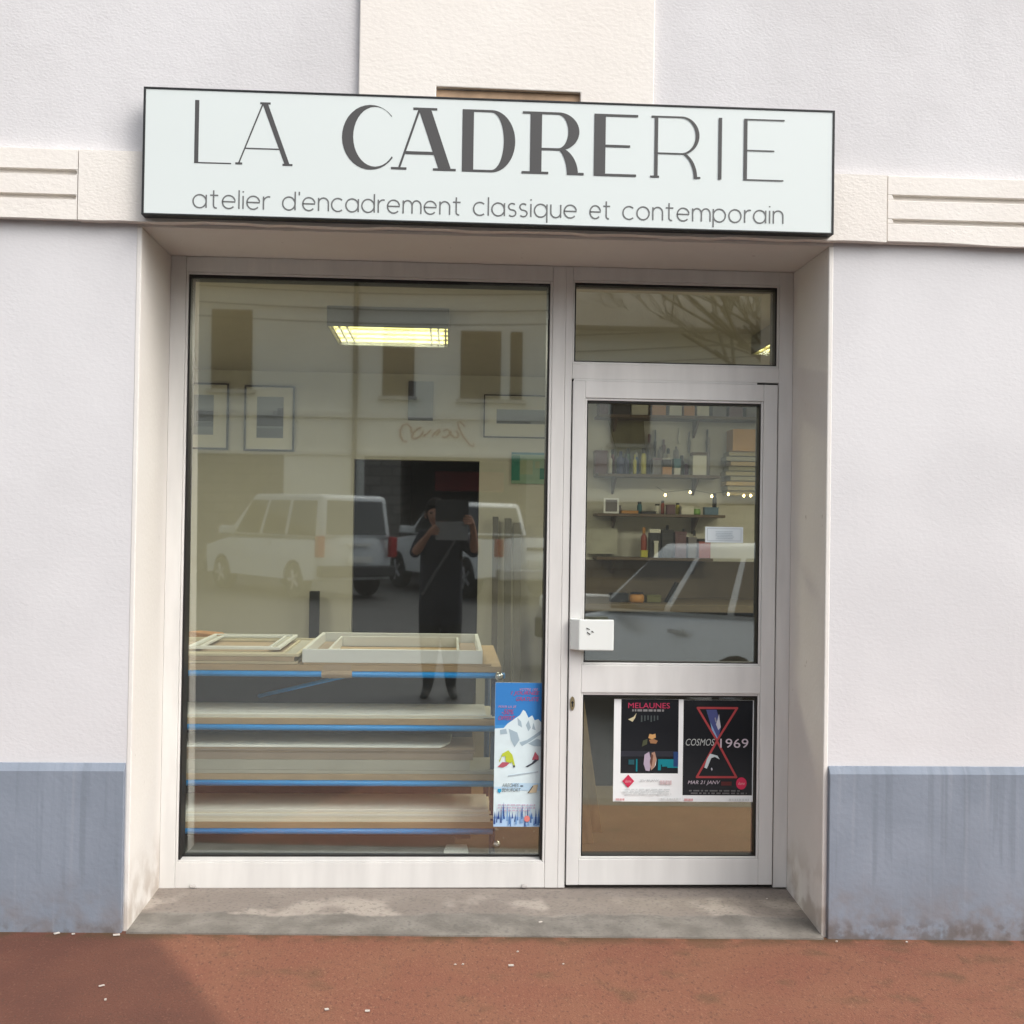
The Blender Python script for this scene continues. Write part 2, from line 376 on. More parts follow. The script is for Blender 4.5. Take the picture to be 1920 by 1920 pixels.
# room behind the glass
RX0, RX1, RB, ZC, ZF = -2.7, 3.7, 4.33, 2.575, .03
boxes("room_floor", M_floor, shop, (RX0, RX1, .621, RB+1.6, -.2, ZF))
boxes("room_ceiling", M_ceil, shop, (RX0-.1, RX1+.1, .621, RB+1.7, ZC, ZC+.1))
boxes("room_wall", M_inwall, shop, (RX0-.1, RX0, .621, RB+.1, ZF+.001, ZC-.001), (RX1, RX1+.1, .621, RB+.1, ZF+.001, ZC-.001),
      (RX0+.001, -.697, RB, RB+.1, ZF+.001, ZC-.001), (.219, RX1-.001, RB, RB+.1, ZF+.001, ZC-.001), (-.6965, .2185, RB, RB+.1, 1.945, ZC-.001))
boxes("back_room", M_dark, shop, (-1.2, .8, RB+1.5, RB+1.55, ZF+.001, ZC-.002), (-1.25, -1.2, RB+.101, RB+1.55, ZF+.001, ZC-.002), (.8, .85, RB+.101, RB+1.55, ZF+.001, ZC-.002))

# ---- fixed window: frame > pane, gasket, drain covers
def pane_y(x, z): return .478-(.010415*(x+.327)+.021184*(z-1.285))/.99972
wf = MB()
wf.box(XL+.0005, -1.057, .440, .53, .016, 2.5185); wf.box(-1.0565, .405, .4405, .53, 2.4565, 2.518); wf.box(-1.0565, .405, .4405, .53, .017, .118)
wf.box(.4055, .458, .440, .53, .0165, 2.518)
wf.box(-1.0565, -1.047, .4425, .53, .1185, 2.456); wf.box(.3955, .4052, .4425, .53, .1185, 2.456); wf.box(-1.0465, .395, .4425, .53, 2.4475, 2.456); wf.hexa([(-1.0465, .4425, .1185), (.395, .4425, .1185), (.395, .53, .1185), (-1.0465, .53, .1185), (-1.0465, .4425, .1245), (.395, .4425, .1245), (.395, .496, .1275), (-1.0465, .4905, .1275)])
wf.box(-1.0465, .395, .4975, .53, .1188, .1266)
win = wf.build("shop_window", M_frame, shop, .0025)
gx0, gx1, gz0, gz1 = -1.0465, .3952, .1268, 2.4472
boxes("gasket", M_gasket, win, (gx0, gx0+.008, .449, .53, gz0, gz1), (gx1-.008, gx1, .449, .53, gz0, gz1), (gx0+.008, gx1-.008, .4495, .53, gz1-.013, gz1), (gx0+.008, gx1-.008, .489, .515, gz0+.001, gz0+.007))
p = MB(); a0, a1, b0, b1 = gx0+.004, gx1-.004, gz0+.003, gz1-.006
p.hexa([(a0, pane_y(a0, b0), b0), (a1, pane_y(a1, b0), b0), (a1, pane_y(a1, b0)+.007, b0), (a0, pane_y(a0, b0)+.007, b0),
        (a0, pane_y(a0, b1), b1), (a1, pane_y(a1, b1), b1), (a1, pane_y(a1, b1)+.007, b1), (a0, pane_y(a0, b1)+.007, b1)])
p.build("pane", M_glass, win)
for x in (-.985, .325):
    m = MB(); m.prism([(.438, .018), (.430, .019), (.430, .026), (.438, .034)], x-.011, x+.011, 'x'); m.build("drain_cover", mat("drain_cover_grey", (.42, .40, .38), .6), win, .002)

# ---- fanlight over the door
tf = MB()
tf.box(.4582, .487, .4395, .53, .0165, 2.518); tf.box(1.334, XR-.0005, .440, .53, .0165, 2.5185)
tf.box(.4872, 1.3338, .4405, .53, 2.4635, 2.518); tf.box(.4872, 1.3338, .438, .53, 2.064, 2.1245)
tf.box(.4872, 1.3338, .4445, .53, 2.1248, 2.134); tf.box(.4872, 1.3338, .4445, .53, 2.4555, 2.4632); tf.box(.4872, .495, .4445, .53, 2.1342, 2.4553); tf.box(1.326, 1.3338, .4445, .53, 2.1342, 2.4553)
fan = tf.build("fanlight", M_frame, shop, .0025)
boxes("gasket", M_gasket, fan, (.4952, .501, .452, .53, 2.1343, 2.4552), (1.320, 1.3258, .452, .53, 2.1343, 2.4552), (.5012, 1.3198, .452, .53, 2.446, 2.4552), (.5012, 1.3198, .452, .53, 2.1343, 2.139))
boxes("pane", M_glass, fan, (.498, 1.323, .470, .477, 2.137, 2.449))

# ---- door leaf
dz0, dz1, dx0, dx1 = .030, 2.0555, .4915, 1.3285
df = MB(); Y0, Y1 = .432, .50
df.box(dx0, .5415, Y0, Y1, dz0, dz1); df.box(1.2715, dx1, Y0, Y1, dz0, dz1)
df.box(.5417, 1.2713, Y0+.0005, Y1, 1.987, dz1); df.box(.5417, 1.2713, Y0+.0005, Y1, .800, .912); df.box(.5417, 1.2713, Y0+.0005, Y1, dz0, .134)
for a, b in ((.912, 1.987), (.134, .800)):      # glazing beads
    df.box(.5418, .5505, Y0+.006, Y1, a, b); df.box(1.2625, 1.2712, Y0+.006, Y1, a, b); df.box(.5507, 1.2623, Y0+.006, Y1, b-.0095, b-.0002); df.box(.5507, 1.2623, Y0+.006, Y1, a+.0002, a+.009)
door = df.build("door", M_door, shop, .0025)
boxes("rebate_seal", M_gasket, shop, (1.3288, 1.3337, .452, .52, .02, 2.063), (.4872, .4913, .470, .52, .02, 2.063), (.4915, 1.3285, .452, .52, .0225, .0297), (.4915, 1.3285, .455, .52, 2.0558, 2.0637))
boxes("cover_strip", M_door, shop, (.4955, 1.243, .4345, .4515, 2.0562, 2.0635))
for a, b in ((.921, 1.9773), (.1432, .7903)):
    boxes("gasket", M_gasket, door, (.5508, .5555, .443, .50, a, b), (1.2565, 1.2622, .443, .50, a, b), (.5557, 1.2563, .443, .50, b-.007, b), (.5557, 1.2563, .443, .50, a, a+.004))
    boxes("pane", M_glass, door, (.553, 1.260, .462, .469, a+.002, b-.004))
hp = MB(); hp.prism([(.493, .4318), (.493, .412), (.5245, .378), (.662, .376), (.664, .384), (.530, .386), (.522, .4318)], .975, 1.098, 'z')
hd = hp.build("handle", M_white, door, .004)
hk = MB()
for pts in ([(.553, 1.066), (.567, 1.060), (.566, 1.057), (.553, 1.062)], [(.575, 1.054), (.583, 1.048), (.579, 1.046), (.572, 1.051)], [(.556, 1.050), (.570, 1.040), (.567, 1.037), (.556, 1.046)]):
    hk.poly([(u, .3745-.0004*(u > .57), v) for u, v in pts])
hk.build("scratch_mark", M_black, hd)
lk = MB(); lk.prism([(.507+.013*math.cos(a)*.75, .757+.028*math.sin(a)) for a in [2*math.pi*i/20 for i in range(20)]], .427, .4318, 'y', mat("brass", (.42, .34, .2), .35, metal=.8))
lk.prism([(.507+.005*math.cos(a), .761+.0055*math.sin(a)) for a in [2*math.pi*i/12 for i in range(12)]]+[], .4262, .4269, 'y', M_black)
lk.box(.5048, .5092, .4264, .4269, .744, .757, M_black)
lk.build("keyhole", None, door)

# ---------------------------------------------------------------- the sign
sg = empty("shop_sign", (0, 0, 2.54), "long white sign board lettered LA CADRERIE above the shop window", "sign")
def sgp(o): o.parent = sg; o.matrix_parent_inverse = Matrix.Translation((0, 0, -2.54)); return o
sx0, sx1, sz0, sz1 = -1.098, 1.3795, 2.541, 2.9935
m = MB(); m.hexa([(sx0+.008, -.0885, sz0+.0062), (sx1-.008, -.0885, sz0+.0062), (sx1-.008, -.045, sz0+.0062), (sx0+.008, -.045, sz0+.0062), (sx0+.008, -.0885, sz1-.007), (sx1-.008, -.0885, sz1-.007), (sx1-.008, -.045, sz1-.007), (sx0+.008, -.045, sz1-.007)])
sgp(m.build("panel", M_sign))
fb = MB(); fb.box(sx0, sx0+.0075, -.0915, -.0425, sz0, sz1); fb.box(sx1-.0075, sx1, -.0915, -.0425, sz0, sz1)
fb.box(sx0+.0076, sx1-.0076, -.0915, -.0425, sz1-.0065, sz1); fb.hexa([(sx0+.0076, -.0915, sz0), (sx1-.0076, -.0915, sz0), (sx1-.0076, -.0425, sz0), (sx0+.0076, -.0425, sz0), (sx0+.0076, -.0915, sz0+.0060), (sx1-.0076, -.0915, sz0+.0060), (sx1-.0076, -.0425, sz0+.0060), (sx0+.0076, -.0425, sz0+.0060)])
sgp(fb.build("border", M_black, None, .001))
TITLE=[[(-0.9183,2.7285),(-0.9038,2.7285),(-0.9038,2.9525),(-0.9183,2.9525)],[(-0.9038,2.7285),(-0.7889,2.7285),(-0.7889,2.733),(-0.9038,2.733)],[(-0.7744,2.7285),(-0.7501,2.7285),(-0.7501,2.7359),(-0.7744,2.7359)],[(-0.6089,2.7285),(-0.5737,2.7285),(-0.5737,2.7359),(-0.6089,2.7359)],[(-0.6907,2.9451),(-0.6542,2.9451),(-0.6542,2.9525),(-0.6907,2.9525)],[(-0.6025,2.7359),(-0.585,2.7359),(-0.6625,2.9451),(-0.682,2.9451)],[(-0.7642,2.7359),(-0.7588,2.7359),(-0.679,2.9451),(-0.6844,2.9451)],[(-0.7399,2.7845),(-0.6162,2.7845),(-0.6162,2.789),(-0.7399,2.789)],[(-0.2247,2.9181),(-0.2376,2.9319),(-0.2366,2.9284),(-0.2266,2.916)],[(-0.2376,2.9319),(-0.2524,2.9429),(-0.248,2.9383),(-0.2366,2.9284)],[(-0.2524,2.9429),(-0.2686,2.9508),(-0.2605,2.9453),(-0.248,2.9383)],[(-0.2686,2.9508),(-0.2858,2.9554),(-0.2737,2.9492),(-0.2605,2.9453)],[(-0.2858,2.9554),(-0.3034,2.9564),(-0.2871,2.95),(-0.2737,2.9492)],[(-0.3034,2.9564),(-0.3209,2.954),(-0.3005,2.9475),(-0.2871,2.95)],[(-0.3209,2.954),(-0.3378,2.9481),(-0.3133,2.9419),(-0.3005,2.9475)],[(-0.3378,2.9481),(-0.3535,2.9389),(-0.3253,2.9334),(-0.3133,2.9419)],[(-0.3535,2.9389),(-0.3675,2.9267),(-0.336,2.9221),(-0.3253,2.9334)],[(-0.3675,2.9267),(-0.3796,2.9119),(-0.3451,2.9085),(-0.336,2.9221)],[(-0.3796,2.9119),(-0.3892,2.895),(-0.3524,2.8929),(-0.3451,2.9085)],[(-0.3892,2.895),(-0.3961,2.8763),(-0.3577,2.8758),(-0.3524,2.8929)],[(-0.3961,2.8763),(-0.4,2.8566),(-0.3607,2.8577),(-0.3577,2.8758)],[(-0.4,2.8566),(-0.4009,2.8365),(-0.3614,2.8392),(-0.3607,2.8577)],[(-0.4009,2.8365),(-0.3988,2.8164),(-0.3597,2.8208),(-0.3614,2.8392)],[(-0.3988,2.8164),(-0.3936,2.797),(-0.3558,2.8031),(-0.3597,2.8208)],[(-0.3936,2.797),(-0.3856,2.779),(-0.3497,2.7866),(-0.3558,2.8031)],[(-0.3856,2.779),(-0.375,2.7629),(-0.3417,2.7717),(-0.3497,2.7866)],[(-0.375,2.7629),(-0.3621,2.7491),(-0.3319,2.759),(-0.3417,2.7717)],[(-0.3621,2.7491),(-0.3473,2.7381),(-0.3206,2.7488),(-0.3319,2.759)],[(-0.3473,2.7381),(-0.3311,2.7302),(-0.3082,2.7414),(-0.3206,2.7488)],[(-0.3311,2.7302),(-0.3139,2.7256),(-0.2951,2.7371),(-0.3082,2.7414)],[(-0.3139,2.7256),(-0.2963,2.7246),(-0.2817,2.7359),(-0.2951,2.7371)],[(-0.2963,2.7246),(-0.2788,2.727),(-0.2683,2.738),(-0.2817,2.7359)],[(-0.2788,2.727),(-0.262,2.7329),(-0.2554,2.7431),(-0.2683,2.738)],[(-0.262,2.7329),(-0.2463,2.7421),(-0.2433,2.7513),(-0.2554,2.7431)],[(-0.2463,2.7421),(-0.2322,2.7543),(-0.2324,2.7622),(-0.2433,2.7513)],[(-0.2322,2.7543),(-0.2202,2.7691),(-0.223,2.7756),(-0.2324,2.7622)],[(-0.2258,2.7285),(-0.1706,2.7285),(-0.1706,2.7369),(-0.2258,2.7369)],[(-0.0767,2.7285),(0.005,2.7285),(0.005,2.7369),(-0.0767,2.7369)],[(-0.1494,2.9441),(-0.0644,2.9441),(-0.0644,2.9525),(-0.1494,2.9525)],[(-0.0579,2.7369),(-0.0134,2.7369),(-0.0851,2.9441),(-0.1296,2.9441)],[(-0.2002,2.7369),(-0.1923,2.7369),(-0.1242,2.9441),(-0.1321,2.9441)],[(-0.1755,2.7845),(-0.0728,2.7845),(-0.0728,2.7954),(-0.1755,2.7954)],[(0.0263,2.7285),(0.067,2.7285),(0.067,2.9525),(0.0263,2.9525)],[(0.067,2.9441),(0.1306,2.9441),(0.1306,2.9525),(0.067,2.9525)],[(0.067,2.7285),(0.1306,2.7285),(0.1306,2.7369),(0.067,2.7369)],[(0.1306,2.7285),(0.1402,2.7292),(0.1356,2.7376),(0.1306,2.7369)],[(0.1402,2.7292),(0.1496,2.7313),(0.1405,2.7395),(0.1356,2.7376)],[(0.1496,2.7313),(0.1589,2.7348),(0.1454,2.7427),(0.1405,2.7395)],[(0.1589,2.7348),(0.1677,2.7396),(0.15,2.7472),(0.1454,2.7427)],[(0.1677,2.7396),(0.1761,2.7457),(0.1544,2.7528),(0.15,2.7472)],[(0.1761,2.7457),(0.184,2.7529),(0.1585,2.7595),(0.1544,2.7528)],[(0.184,2.7529),(0.1911,2.7613),(0.1622,2.7673),(0.1585,2.7595)],[(0.1911,2.7613),(0.1975,2.7707),(0.1655,2.7759),(0.1622,2.7673)],[(0.1975,2.7707),(0.2031,2.7809),(0.1684,2.7854),(0.1655,2.7759)],[(0.2031,2.7809),(0.2077,2.7919),(0.1709,2.7956),(0.1684,2.7854)],[(0.2077,2.7919),(0.2114,2.8035),(0.1728,2.8063),(0.1709,2.7956)],[(0.2114,2.8035),(0.2141,2.8156),(0.1742,2.8174),(0.1728,2.8063)],[(0.2141,2.8156),(0.2157,2.828),(0.175,2.8289),(0.1742,2.8174)],[(0.2157,2.828),(0.2162,2.8405),(0.1753,2.8405),(0.175,2.8289)],[(0.2162,2.8405),(0.2157,2.853),(0.175,2.8521),(0.1753,2.8405)],[(0.2157,2.853),(0.2141,2.8654),(0.1742,2.8636),(0.175,2.8521)],[(0.2141,2.8654),(0.2114,2.8775),(0.1728,2.8747),(0.1742,2.8636)],[(0.2114,2.8775),(0.2077,2.8891),(0.1709,2.8854),(0.1728,2.8747)],[(0.2077,2.8891),(0.2031,2.9001),(0.1684,2.8956),(0.1709,2.8854)],[(0.2031,2.9001),(0.1975,2.9103),(0.1655,2.9051),(0.1684,2.8956)],[(0.1975,2.9103),(0.1911,2.9197),(0.1622,2.9137),(0.1655,2.9051)],[(0.1911,2.9197),(0.184,2.9281),(0.1585,2.9215),(0.1622,2.9137)],[(0.184,2.9281),(0.1761,2.9353),(0.1544,2.9282),(0.1585,2.9215)],[(0.1761,2.9353),(0.1677,2.9414),(0.15,2.9338),(0.1544,2.9282)],[(0.1677,2.9414),(0.1589,2.9462),(0.1454,2.9383),(0.15,2.9338)],[(0.1589,2.9462),(0.1496,2.9497),(0.1405,2.9415),(0.1454,2.9383)],[(0.1496,2.9497),(0.1402,2.9518),(0.1356,2.9434),(0.1405,2.9415)],[(0.1402,2.9518),(0.1306,2.9525),(0.1306,2.9441),(0.1356,2.9434)],[(0.27,2.7285),(0.3115,2.7285),(0.3115,2.9525),(0.27,2.9525)],[(0.2416,2.9441),(0.27,2.9441),(0.27,2.9525),(0.2416,2.9525)],[(0.2401,2.7285),(0.27,2.7285),(0.27,2.7369),(0.2401,2.7369)],[(0.3115,2.7285),(0.3365,2.7285),(0.3365,2.7369),(0.3115,2.7369)],[(0.3115,2.9441),(0.37,2.9441),(0.37,2.9525),(0.3115,2.9525)],[(0.3115,2.8145),(0.37,2.8145),(0.37,2.8229),(0.3115,2.8229)],[(0.37,2.8145),(0.3786,2.8149),(0.3741,2.8233),(0.37,2.8229)],[(0.3786,2.8149),(0.387,2.8162),(0.3781,2.8244),(0.3741,2.8233)],[(0.387,2.8162),(0.3953,2.8184),(0.3821,2.8263),(0.3781,2.8244)],[(0.3953,2.8184),(0.4032,2.8213),(0.3858,2.8289),(0.3821,2.8263)],[(0.4032,2.8213),(0.4108,2.8251),(0.3894,2.8322),(0.3858,2.8289)],[(0.4108,2.8251),(0.4178,2.8296),(0.3928,2.8361),(0.3894,2.8322)],[(0.4178,2.8296),(0.4242,2.8347),(0.3958,2.8407),(0.3928,2.8361)],[(0.4242,2.8347),(0.4299,2.8405),(0.3985,2.8457),(0.3958,2.8407)],[(0.4299,2.8405),(0.4349,2.8468),(0.4009,2.8513),(0.3985,2.8457)],[(0.4349,2.8468),(0.439,2.8536),(0.4029,2.8572),(0.4009,2.8513)],[(0.439,2.8536),(0.4423,2.8607),(0.4045,2.8635),(0.4029,2.8572)],[(0.4423,2.8607),(0.4447,2.8681),(0.4056,2.87),(0.4045,2.8635)],[(0.4447,2.8681),(0.4461,2.8758),(0.4063,2.8767),(0.4056,2.87)],[(0.4461,2.8758),(0.4466,2.8835),(0.4065,2.8835),(0.4063,2.8767)],[(0.4466,2.8835),(0.4461,2.8912),(0.4063,2.8903),(0.4065,2.8835)],[(0.4461,2.8912),(0.4447,2.8989),(0.4056,2.897),(0.4063,2.8903)],[(0.4447,2.8989),(0.4423,2.9063),(0.4045,2.9035),(0.4056,2.897)],[(0.4423,2.9063),(0.439,2.9134),(0.4029,2.9098),(0.4045,2.9035)],[(0.439,2.9134),(0.4349,2.9202),(0.4009,2.9157),(0.4029,2.9098)],[(0.4349,2.9202),(0.4299,2.9265),(0.3985,2.9213),(0.4009,2.9157)],[(0.4299,2.9265),(0.4242,2.9323),(0.3958,2.9263),(0.3985,2.9213)],[(0.4242,2.9323),(0.4178,2.9374),(0.3928,2.9309),(0.3958,2.9263)],[(0.4178,2.9374),(0.4108,2.9419),(0.3894,2.9348),(0.3928,2.9309)],[(0.4108,2.9419),(0.4032,2.9457),(0.3858,2.9381),(0.3894,2.9348)],[(0.4032,2.9457),(0.3953,2.9486),(0.3821,2.9407),(0.3858,2.9381)],[(0.3953,2.9486),(0.387,2.9508),(0.3781,2.9426),(0.3821,2.9407)],[(0.387,2.9508),(0.3786,2.9521),(0.3741,2.9437),(0.3781,2.9426)],[(0.3786,2.9521),(0.37,2.9525),(0.37,2.9441),(0.3741,2.9437)],[(0.3773,2.814),(0.4047,2.814),(0.3975,2.8187),(0.3725,2.8187)],[(0.3821,2.8082),(0.4117,2.8082),(0.4047,2.814),(0.3773,2.814)],[(0.3866,2.8011),(0.4184,2.8011),(0.4117,2.8082),(0.3821,2.8082)],[(0.3907,2.793),(0.4246,2.793),(0.4184,2.8011),(0.3866,2.8011)],[(0.3944,2.7839),(0.4301,2.7839),(0.4246,2.793),(0.3907,2.793)],[(0.3976,2.7739),(0.4348,2.7739),(0.4301,2.7839),(0.3944,2.7839)],[(0.4001,2.7632),(0.4386,2.7632),(0.4348,2.7739),(0.3976,2.7739)],[(0.402,2.7519),(0.4413,2.7519),(0.4386,2.7632),(0.4001,2.7632)],[(0.4031,2.7403),(0.443,2.7403),(0.4413,2.7519),(0.402,2.7519)],[(0.4035,2.7285),(0.4436,2.7285),(0.443,2.7403),(0.4031,2.7403)],[(0.4436,2.7285),(0.4641,2.7285),(0.4641,2.7369),(0.4436,2.7369)],[(0.5003,2.7285),(0.5415,2.7285),(0.5415,2.9525),(0.5003,2.9525)],[(0.5415,2.9441),(0.6587,2.9441),(0.6587,2.9525),(0.5415,2.9525)],[(0.5415,2.7285),(0.6537,2.7285),(0.6537,2.7369),(0.5415,2.7369)],[(0.5415,2.8333),(0.631,2.8333),(0.631,2.8417),(0.5415,2.8417)],[(0.7192,2.7285),(0.7318,2.7285),(0.7318,2.9525),(0.7192,2.9525)],[(0.707,2.9456),(0.7192,2.9456),(0.7192,2.9525),(0.707,2.9525)],[(0.7045,2.7285),(0.7192,2.7285),(0.7192,2.7354),(0.7045,2.7354)],[(0.7318,2.7285),(0.7373,2.7285),(0.7373,2.7354),(0.7318,2.7354)],[(0.7318,2.9471),(0.8167,2.9471),(0.8167,2.9525),(0.7318,2.9525)],[(0.7318,2.8145),(0.8167,2.8145),(0.8167,2.8199),(0.7318,2.8199)],[(0.8167,2.8145),(0.8241,2.8149),(0.8225,2.8203),(0.8167,2.8199)],[(0.8241,2.8149),(0.8313,2.8162),(0.8283,2.8215),(0.8225,2.8203)],[(0.8313,2.8162),(0.8384,2.8184),(0.8339,2.8235),(0.8283,2.8215)],[(0.8384,2.8184),(0.8452,2.8213),(0.8393,2.8262),(0.8339,2.8235)],[(0.8452,2.8213),(0.8517,2.8251),(0.8445,2.8297),(0.8393,2.8262)],[(0.8517,2.8251),(0.8577,2.8296),(0.8492,2.8338),(0.8445,2.8297)],[(0.8577,2.8296),(0.8632,2.8347),(0.8536,2.8386),(0.8492,2.8338)],[(0.8632,2.8347),(0.8681,2.8405),(0.8575,2.8439),(0.8536,2.8386)],[(0.8681,2.8405),(0.8724,2.8468),(0.8609,2.8497),(0.8575,2.8439)],[(0.8724,2.8468),(0.876,2.8536),(0.8637,2.8559),(0.8609,2.8497)],[(0.876,2.8536),(0.8788,2.8607),(0.866,2.8625),(0.8637,2.8559)],[(0.8788,2.8607),(0.8809,2.8681),(0.8676,2.8694),(0.866,2.8625)],[(0.8809,2.8681),(0.8821,2.8758),(0.8686,2.8764),(0.8676,2.8694)],[(0.8821,2.8758),(0.8825,2.8835),(0.8689,2.8835),(0.8686,2.8764)],[(0.8825,2.8835),(0.8821,2.8912),(0.8686,2.8906),(0.8689,2.8835)],[(0.8821,2.8912),(0.8809,2.8989),(0.8676,2.8976),(0.8686,2.8906)],[(0.8809,2.8989),(0.8788,2.9063),(0.866,2.9045),(0.8676,2.8976)],[(0.8788,2.9063),(0.876,2.9134),(0.8637,2.9111),(0.866,2.9045)],[(0.876,2.9134),(0.8724,2.9202),(0.8609,2.9173),(0.8637,2.9111)],[(0.8724,2.9202),(0.8681,2.9265),(0.8575,2.9231),(0.8609,2.9173)],[(0.8681,2.9265),(0.8632,2.9323),(0.8536,2.9284),(0.8575,2.9231)],[(0.8632,2.9323),(0.8577,2.9374),(0.8492,2.9332),(0.8536,2.9284)],[(0.8577,2.9374),(0.8517,2.9419),(0.8445,2.9373),(0.8492,2.9332)],[(0.8517,2.9419),(0.8452,2.9457),(0.8393,2.9408),(0.8445,2.9373)],[(0.8452,2.9457),(0.8384,2.9486),(0.8339,2.9435),(0.8393,2.9408)],[(0.8384,2.9486),(0.8313,2.9508),(0.8283,2.9455),(0.8339,2.9435)],[(0.8313,2.9508),(0.8241,2.9521),(0.8225,2.9467),(0.8283,2.9455)],[(0.8241,2.9521),(0.8167,2.9525),(0.8167,2.9471),(0.8225,2.9467)],[(0.8284,2.8126),(0.8409,2.8126),(0.8344,2.8172),(0.8218,2.8172)],[(0.8348,2.8068),(0.8473,2.8068),(0.8409,2.8126),(0.8284,2.8126)],[(0.8409,2.7999),(0.8533,2.7999),(0.8473,2.8068),(0.8348,2.8068)],[(0.8465,2.7919),(0.8589,2.7919),(0.8533,2.7999),(0.8409,2.7999)],[(0.8515,2.783),(0.8638,2.783),(0.8589,2.7919),(0.8465,2.7919)],[(0.8558,2.7732),(0.8681,2.7732),(0.8638,2.783),(0.8515,2.783)],[(0.8592,2.7626),(0.8715,2.7626),(0.8681,2.7732),(0.8558,2.7732)],[(0.8617,2.7516),(0.874,2.7516),(0.8715,2.7626),(0.8592,2.7626)],[(0.8633,2.7401),(0.8755,2.7401),(0.874,2.7516),(0.8617,2.7516)],[(0.8638,2.7285),(0.876,2.7285),(0.8755,2.7401),(0.8633,2.7401)],[(0.876,2.7285),(0.8876,2.7285),(0.8876,2.7354),(0.876,2.7354)],[(0.9521,2.7285),(0.9647,2.7285),(0.9647,2.9525),(0.9521,2.9525)],[(1.0451,2.7285),(1.0578,2.7285),(1.0578,2.9525),(1.0451,2.9525)],[(1.0578,2.948),(1.194,2.948),(1.194,2.9525),(1.0578,2.9525)],[(1.0578,2.7285),(1.192,2.7285),(1.192,2.733),(1.0578,2.733)],[(1.0578,2.8353),(1.1572,2.8353),(1.1572,2.8397),(1.0578,2.8397)]]
WORDS={'atelier': (-0.9192, -0.6507), "d'encadrement": (-0.6058, 0.0269), 'classique': (0.0707, 0.4404), 'et': (0.4886, 0.5638), 'contemporain': (0.6083, 1.1925)}

for wd in (0, 1):
    lt = MB()
    for i, q in enumerate(TITLE):
        if (sum(u for u, v in q)/len(q) > -.49) == bool(wd): lt.poly([(u, -.0892-.00001*i, v) for u, v in q])
    sgp(lt.build("title_word", M_letter))
# tagline: single-stroke round letters, x-height 1
def arc_(cx, cy, rx, ry, a, b, n=14): return [(cx+rx*math.cos(R(a+(b-a)*i/n)), cy+ry*math.sin(R(a+(b-a)*i/n))) for i in range(n+1)]
O_ = lambda: arc_(.48, .5, .48, .5, 0, 360, 24)
GL = {'a': (1.0, [O_(), [(.96, 1), (.96, 0)]]), 'd': (1.0, [O_(), [(.96, 1.42), (.96, 0)]]), 'q': (1.0, [O_(), [(.96, 1), (.96, -.42)]]),
      'p': (1.0, [O_(), [(0, 1), (0, -.42)]]), 'o': (.98, [O_()]), 'c': (.86, [arc_(.48, .5, .48, .5, 48, 312, 20)]),
      'e': (.96, [[(.02, .52), (.95, .52)]+arc_(.48, .5, .47, .5, 4, 318, 22)[1:]]), 't': (.66, [[(.26, 1.36), (.26, .22)]+arc_(.46, .22, .2, .21, 180, 285, 6)[1:], [(0, .98), (.60, .98)]]),
      'l': (.06, [[(.03, 1.42), (.03, 0)]]), 'i': (.06, [[(.03, 1), (.03, 0)], [(.03, 1.36), (.03, 1.26)]]), "'": (.06, [[(.03, 1.42), (.03, 1.15)]]),
      'r': (.50, [[(.03, 1), (.03, 0)], arc_(.42, .55, .39, .44, 178, 75, 8)]), 'n': (.80, [[(.03, 1), (.03, 0)], arc_(.41, .6, .38, .4, 180, 0, 12)+[(.79, 0)]]),
      'm': (1.42, [[(.03, 1), (.03, 0)], arc_(.375, .6, .345, .4, 180, 0, 12)+[(.72, 0)], arc_(1.065, .6, .345, .4, 180, 0, 12)+[(1.41, 0)]]),
      'u': (.80, [[(.02, 1)]+arc_(.40, .4, .38, .4, 180, 360, 12), [(.78, 1), (.78, 0)]]),
      's': (.62, [arc_(.31, .745, .27, .25, 40, 270, 10)+arc_(.31, .25, .29, .25, 90, -140, 10)[1:]])}
kk = 0
for wd, (wx0, wx1) in WORDS.items():
    tg = MB()
    gap = .24; tot = sum(GL[c][0] for c in wd)+gap*(len(wd)-1); sx = (wx1-wx0)/tot; x = wx0
    zb, xh, hw = 2.5705+.0045*((wx0+wx1)/2+.92)/2.1, .0465, .0026
    for c in wd:
        for st in GL[c][1]:
            pts = [(x+u*sx, zb+v*xh) for u, v in st]; kk += 1; L_, R_ = [], []
            for i, q in enumerate(pts):
                a, b = pts[max(i-1, 0)], pts[min(i+1, len(pts)-1)]
                if len(pts) > 4 and i in (0, len(pts)-1) and math.dist(pts[0], pts[-1]) < 1e-6: a, b = pts[-2], pts[1]
                d = math.hypot(b[0]-a[0], b[1]-a[1]) or 1; nx_, nz_ = -(b[1]-a[1])/d*hw, (b[0]-a[0])/d*hw
                L_.append((q[0]+nx_, q[1]+nz_)); R_.append((q[0]-nx_, q[1]-nz_))
            yy = -.0892-.000006*kk
            for i in range(len(pts)-1): tg.poly([(u, yy, v) for u, v in (L_[i], L_[i+1], R_[i+1], R_[i])])
        x += (GL[c][0]+gap)*sx
    sgp(tg.build("tagline_word", M_tag))

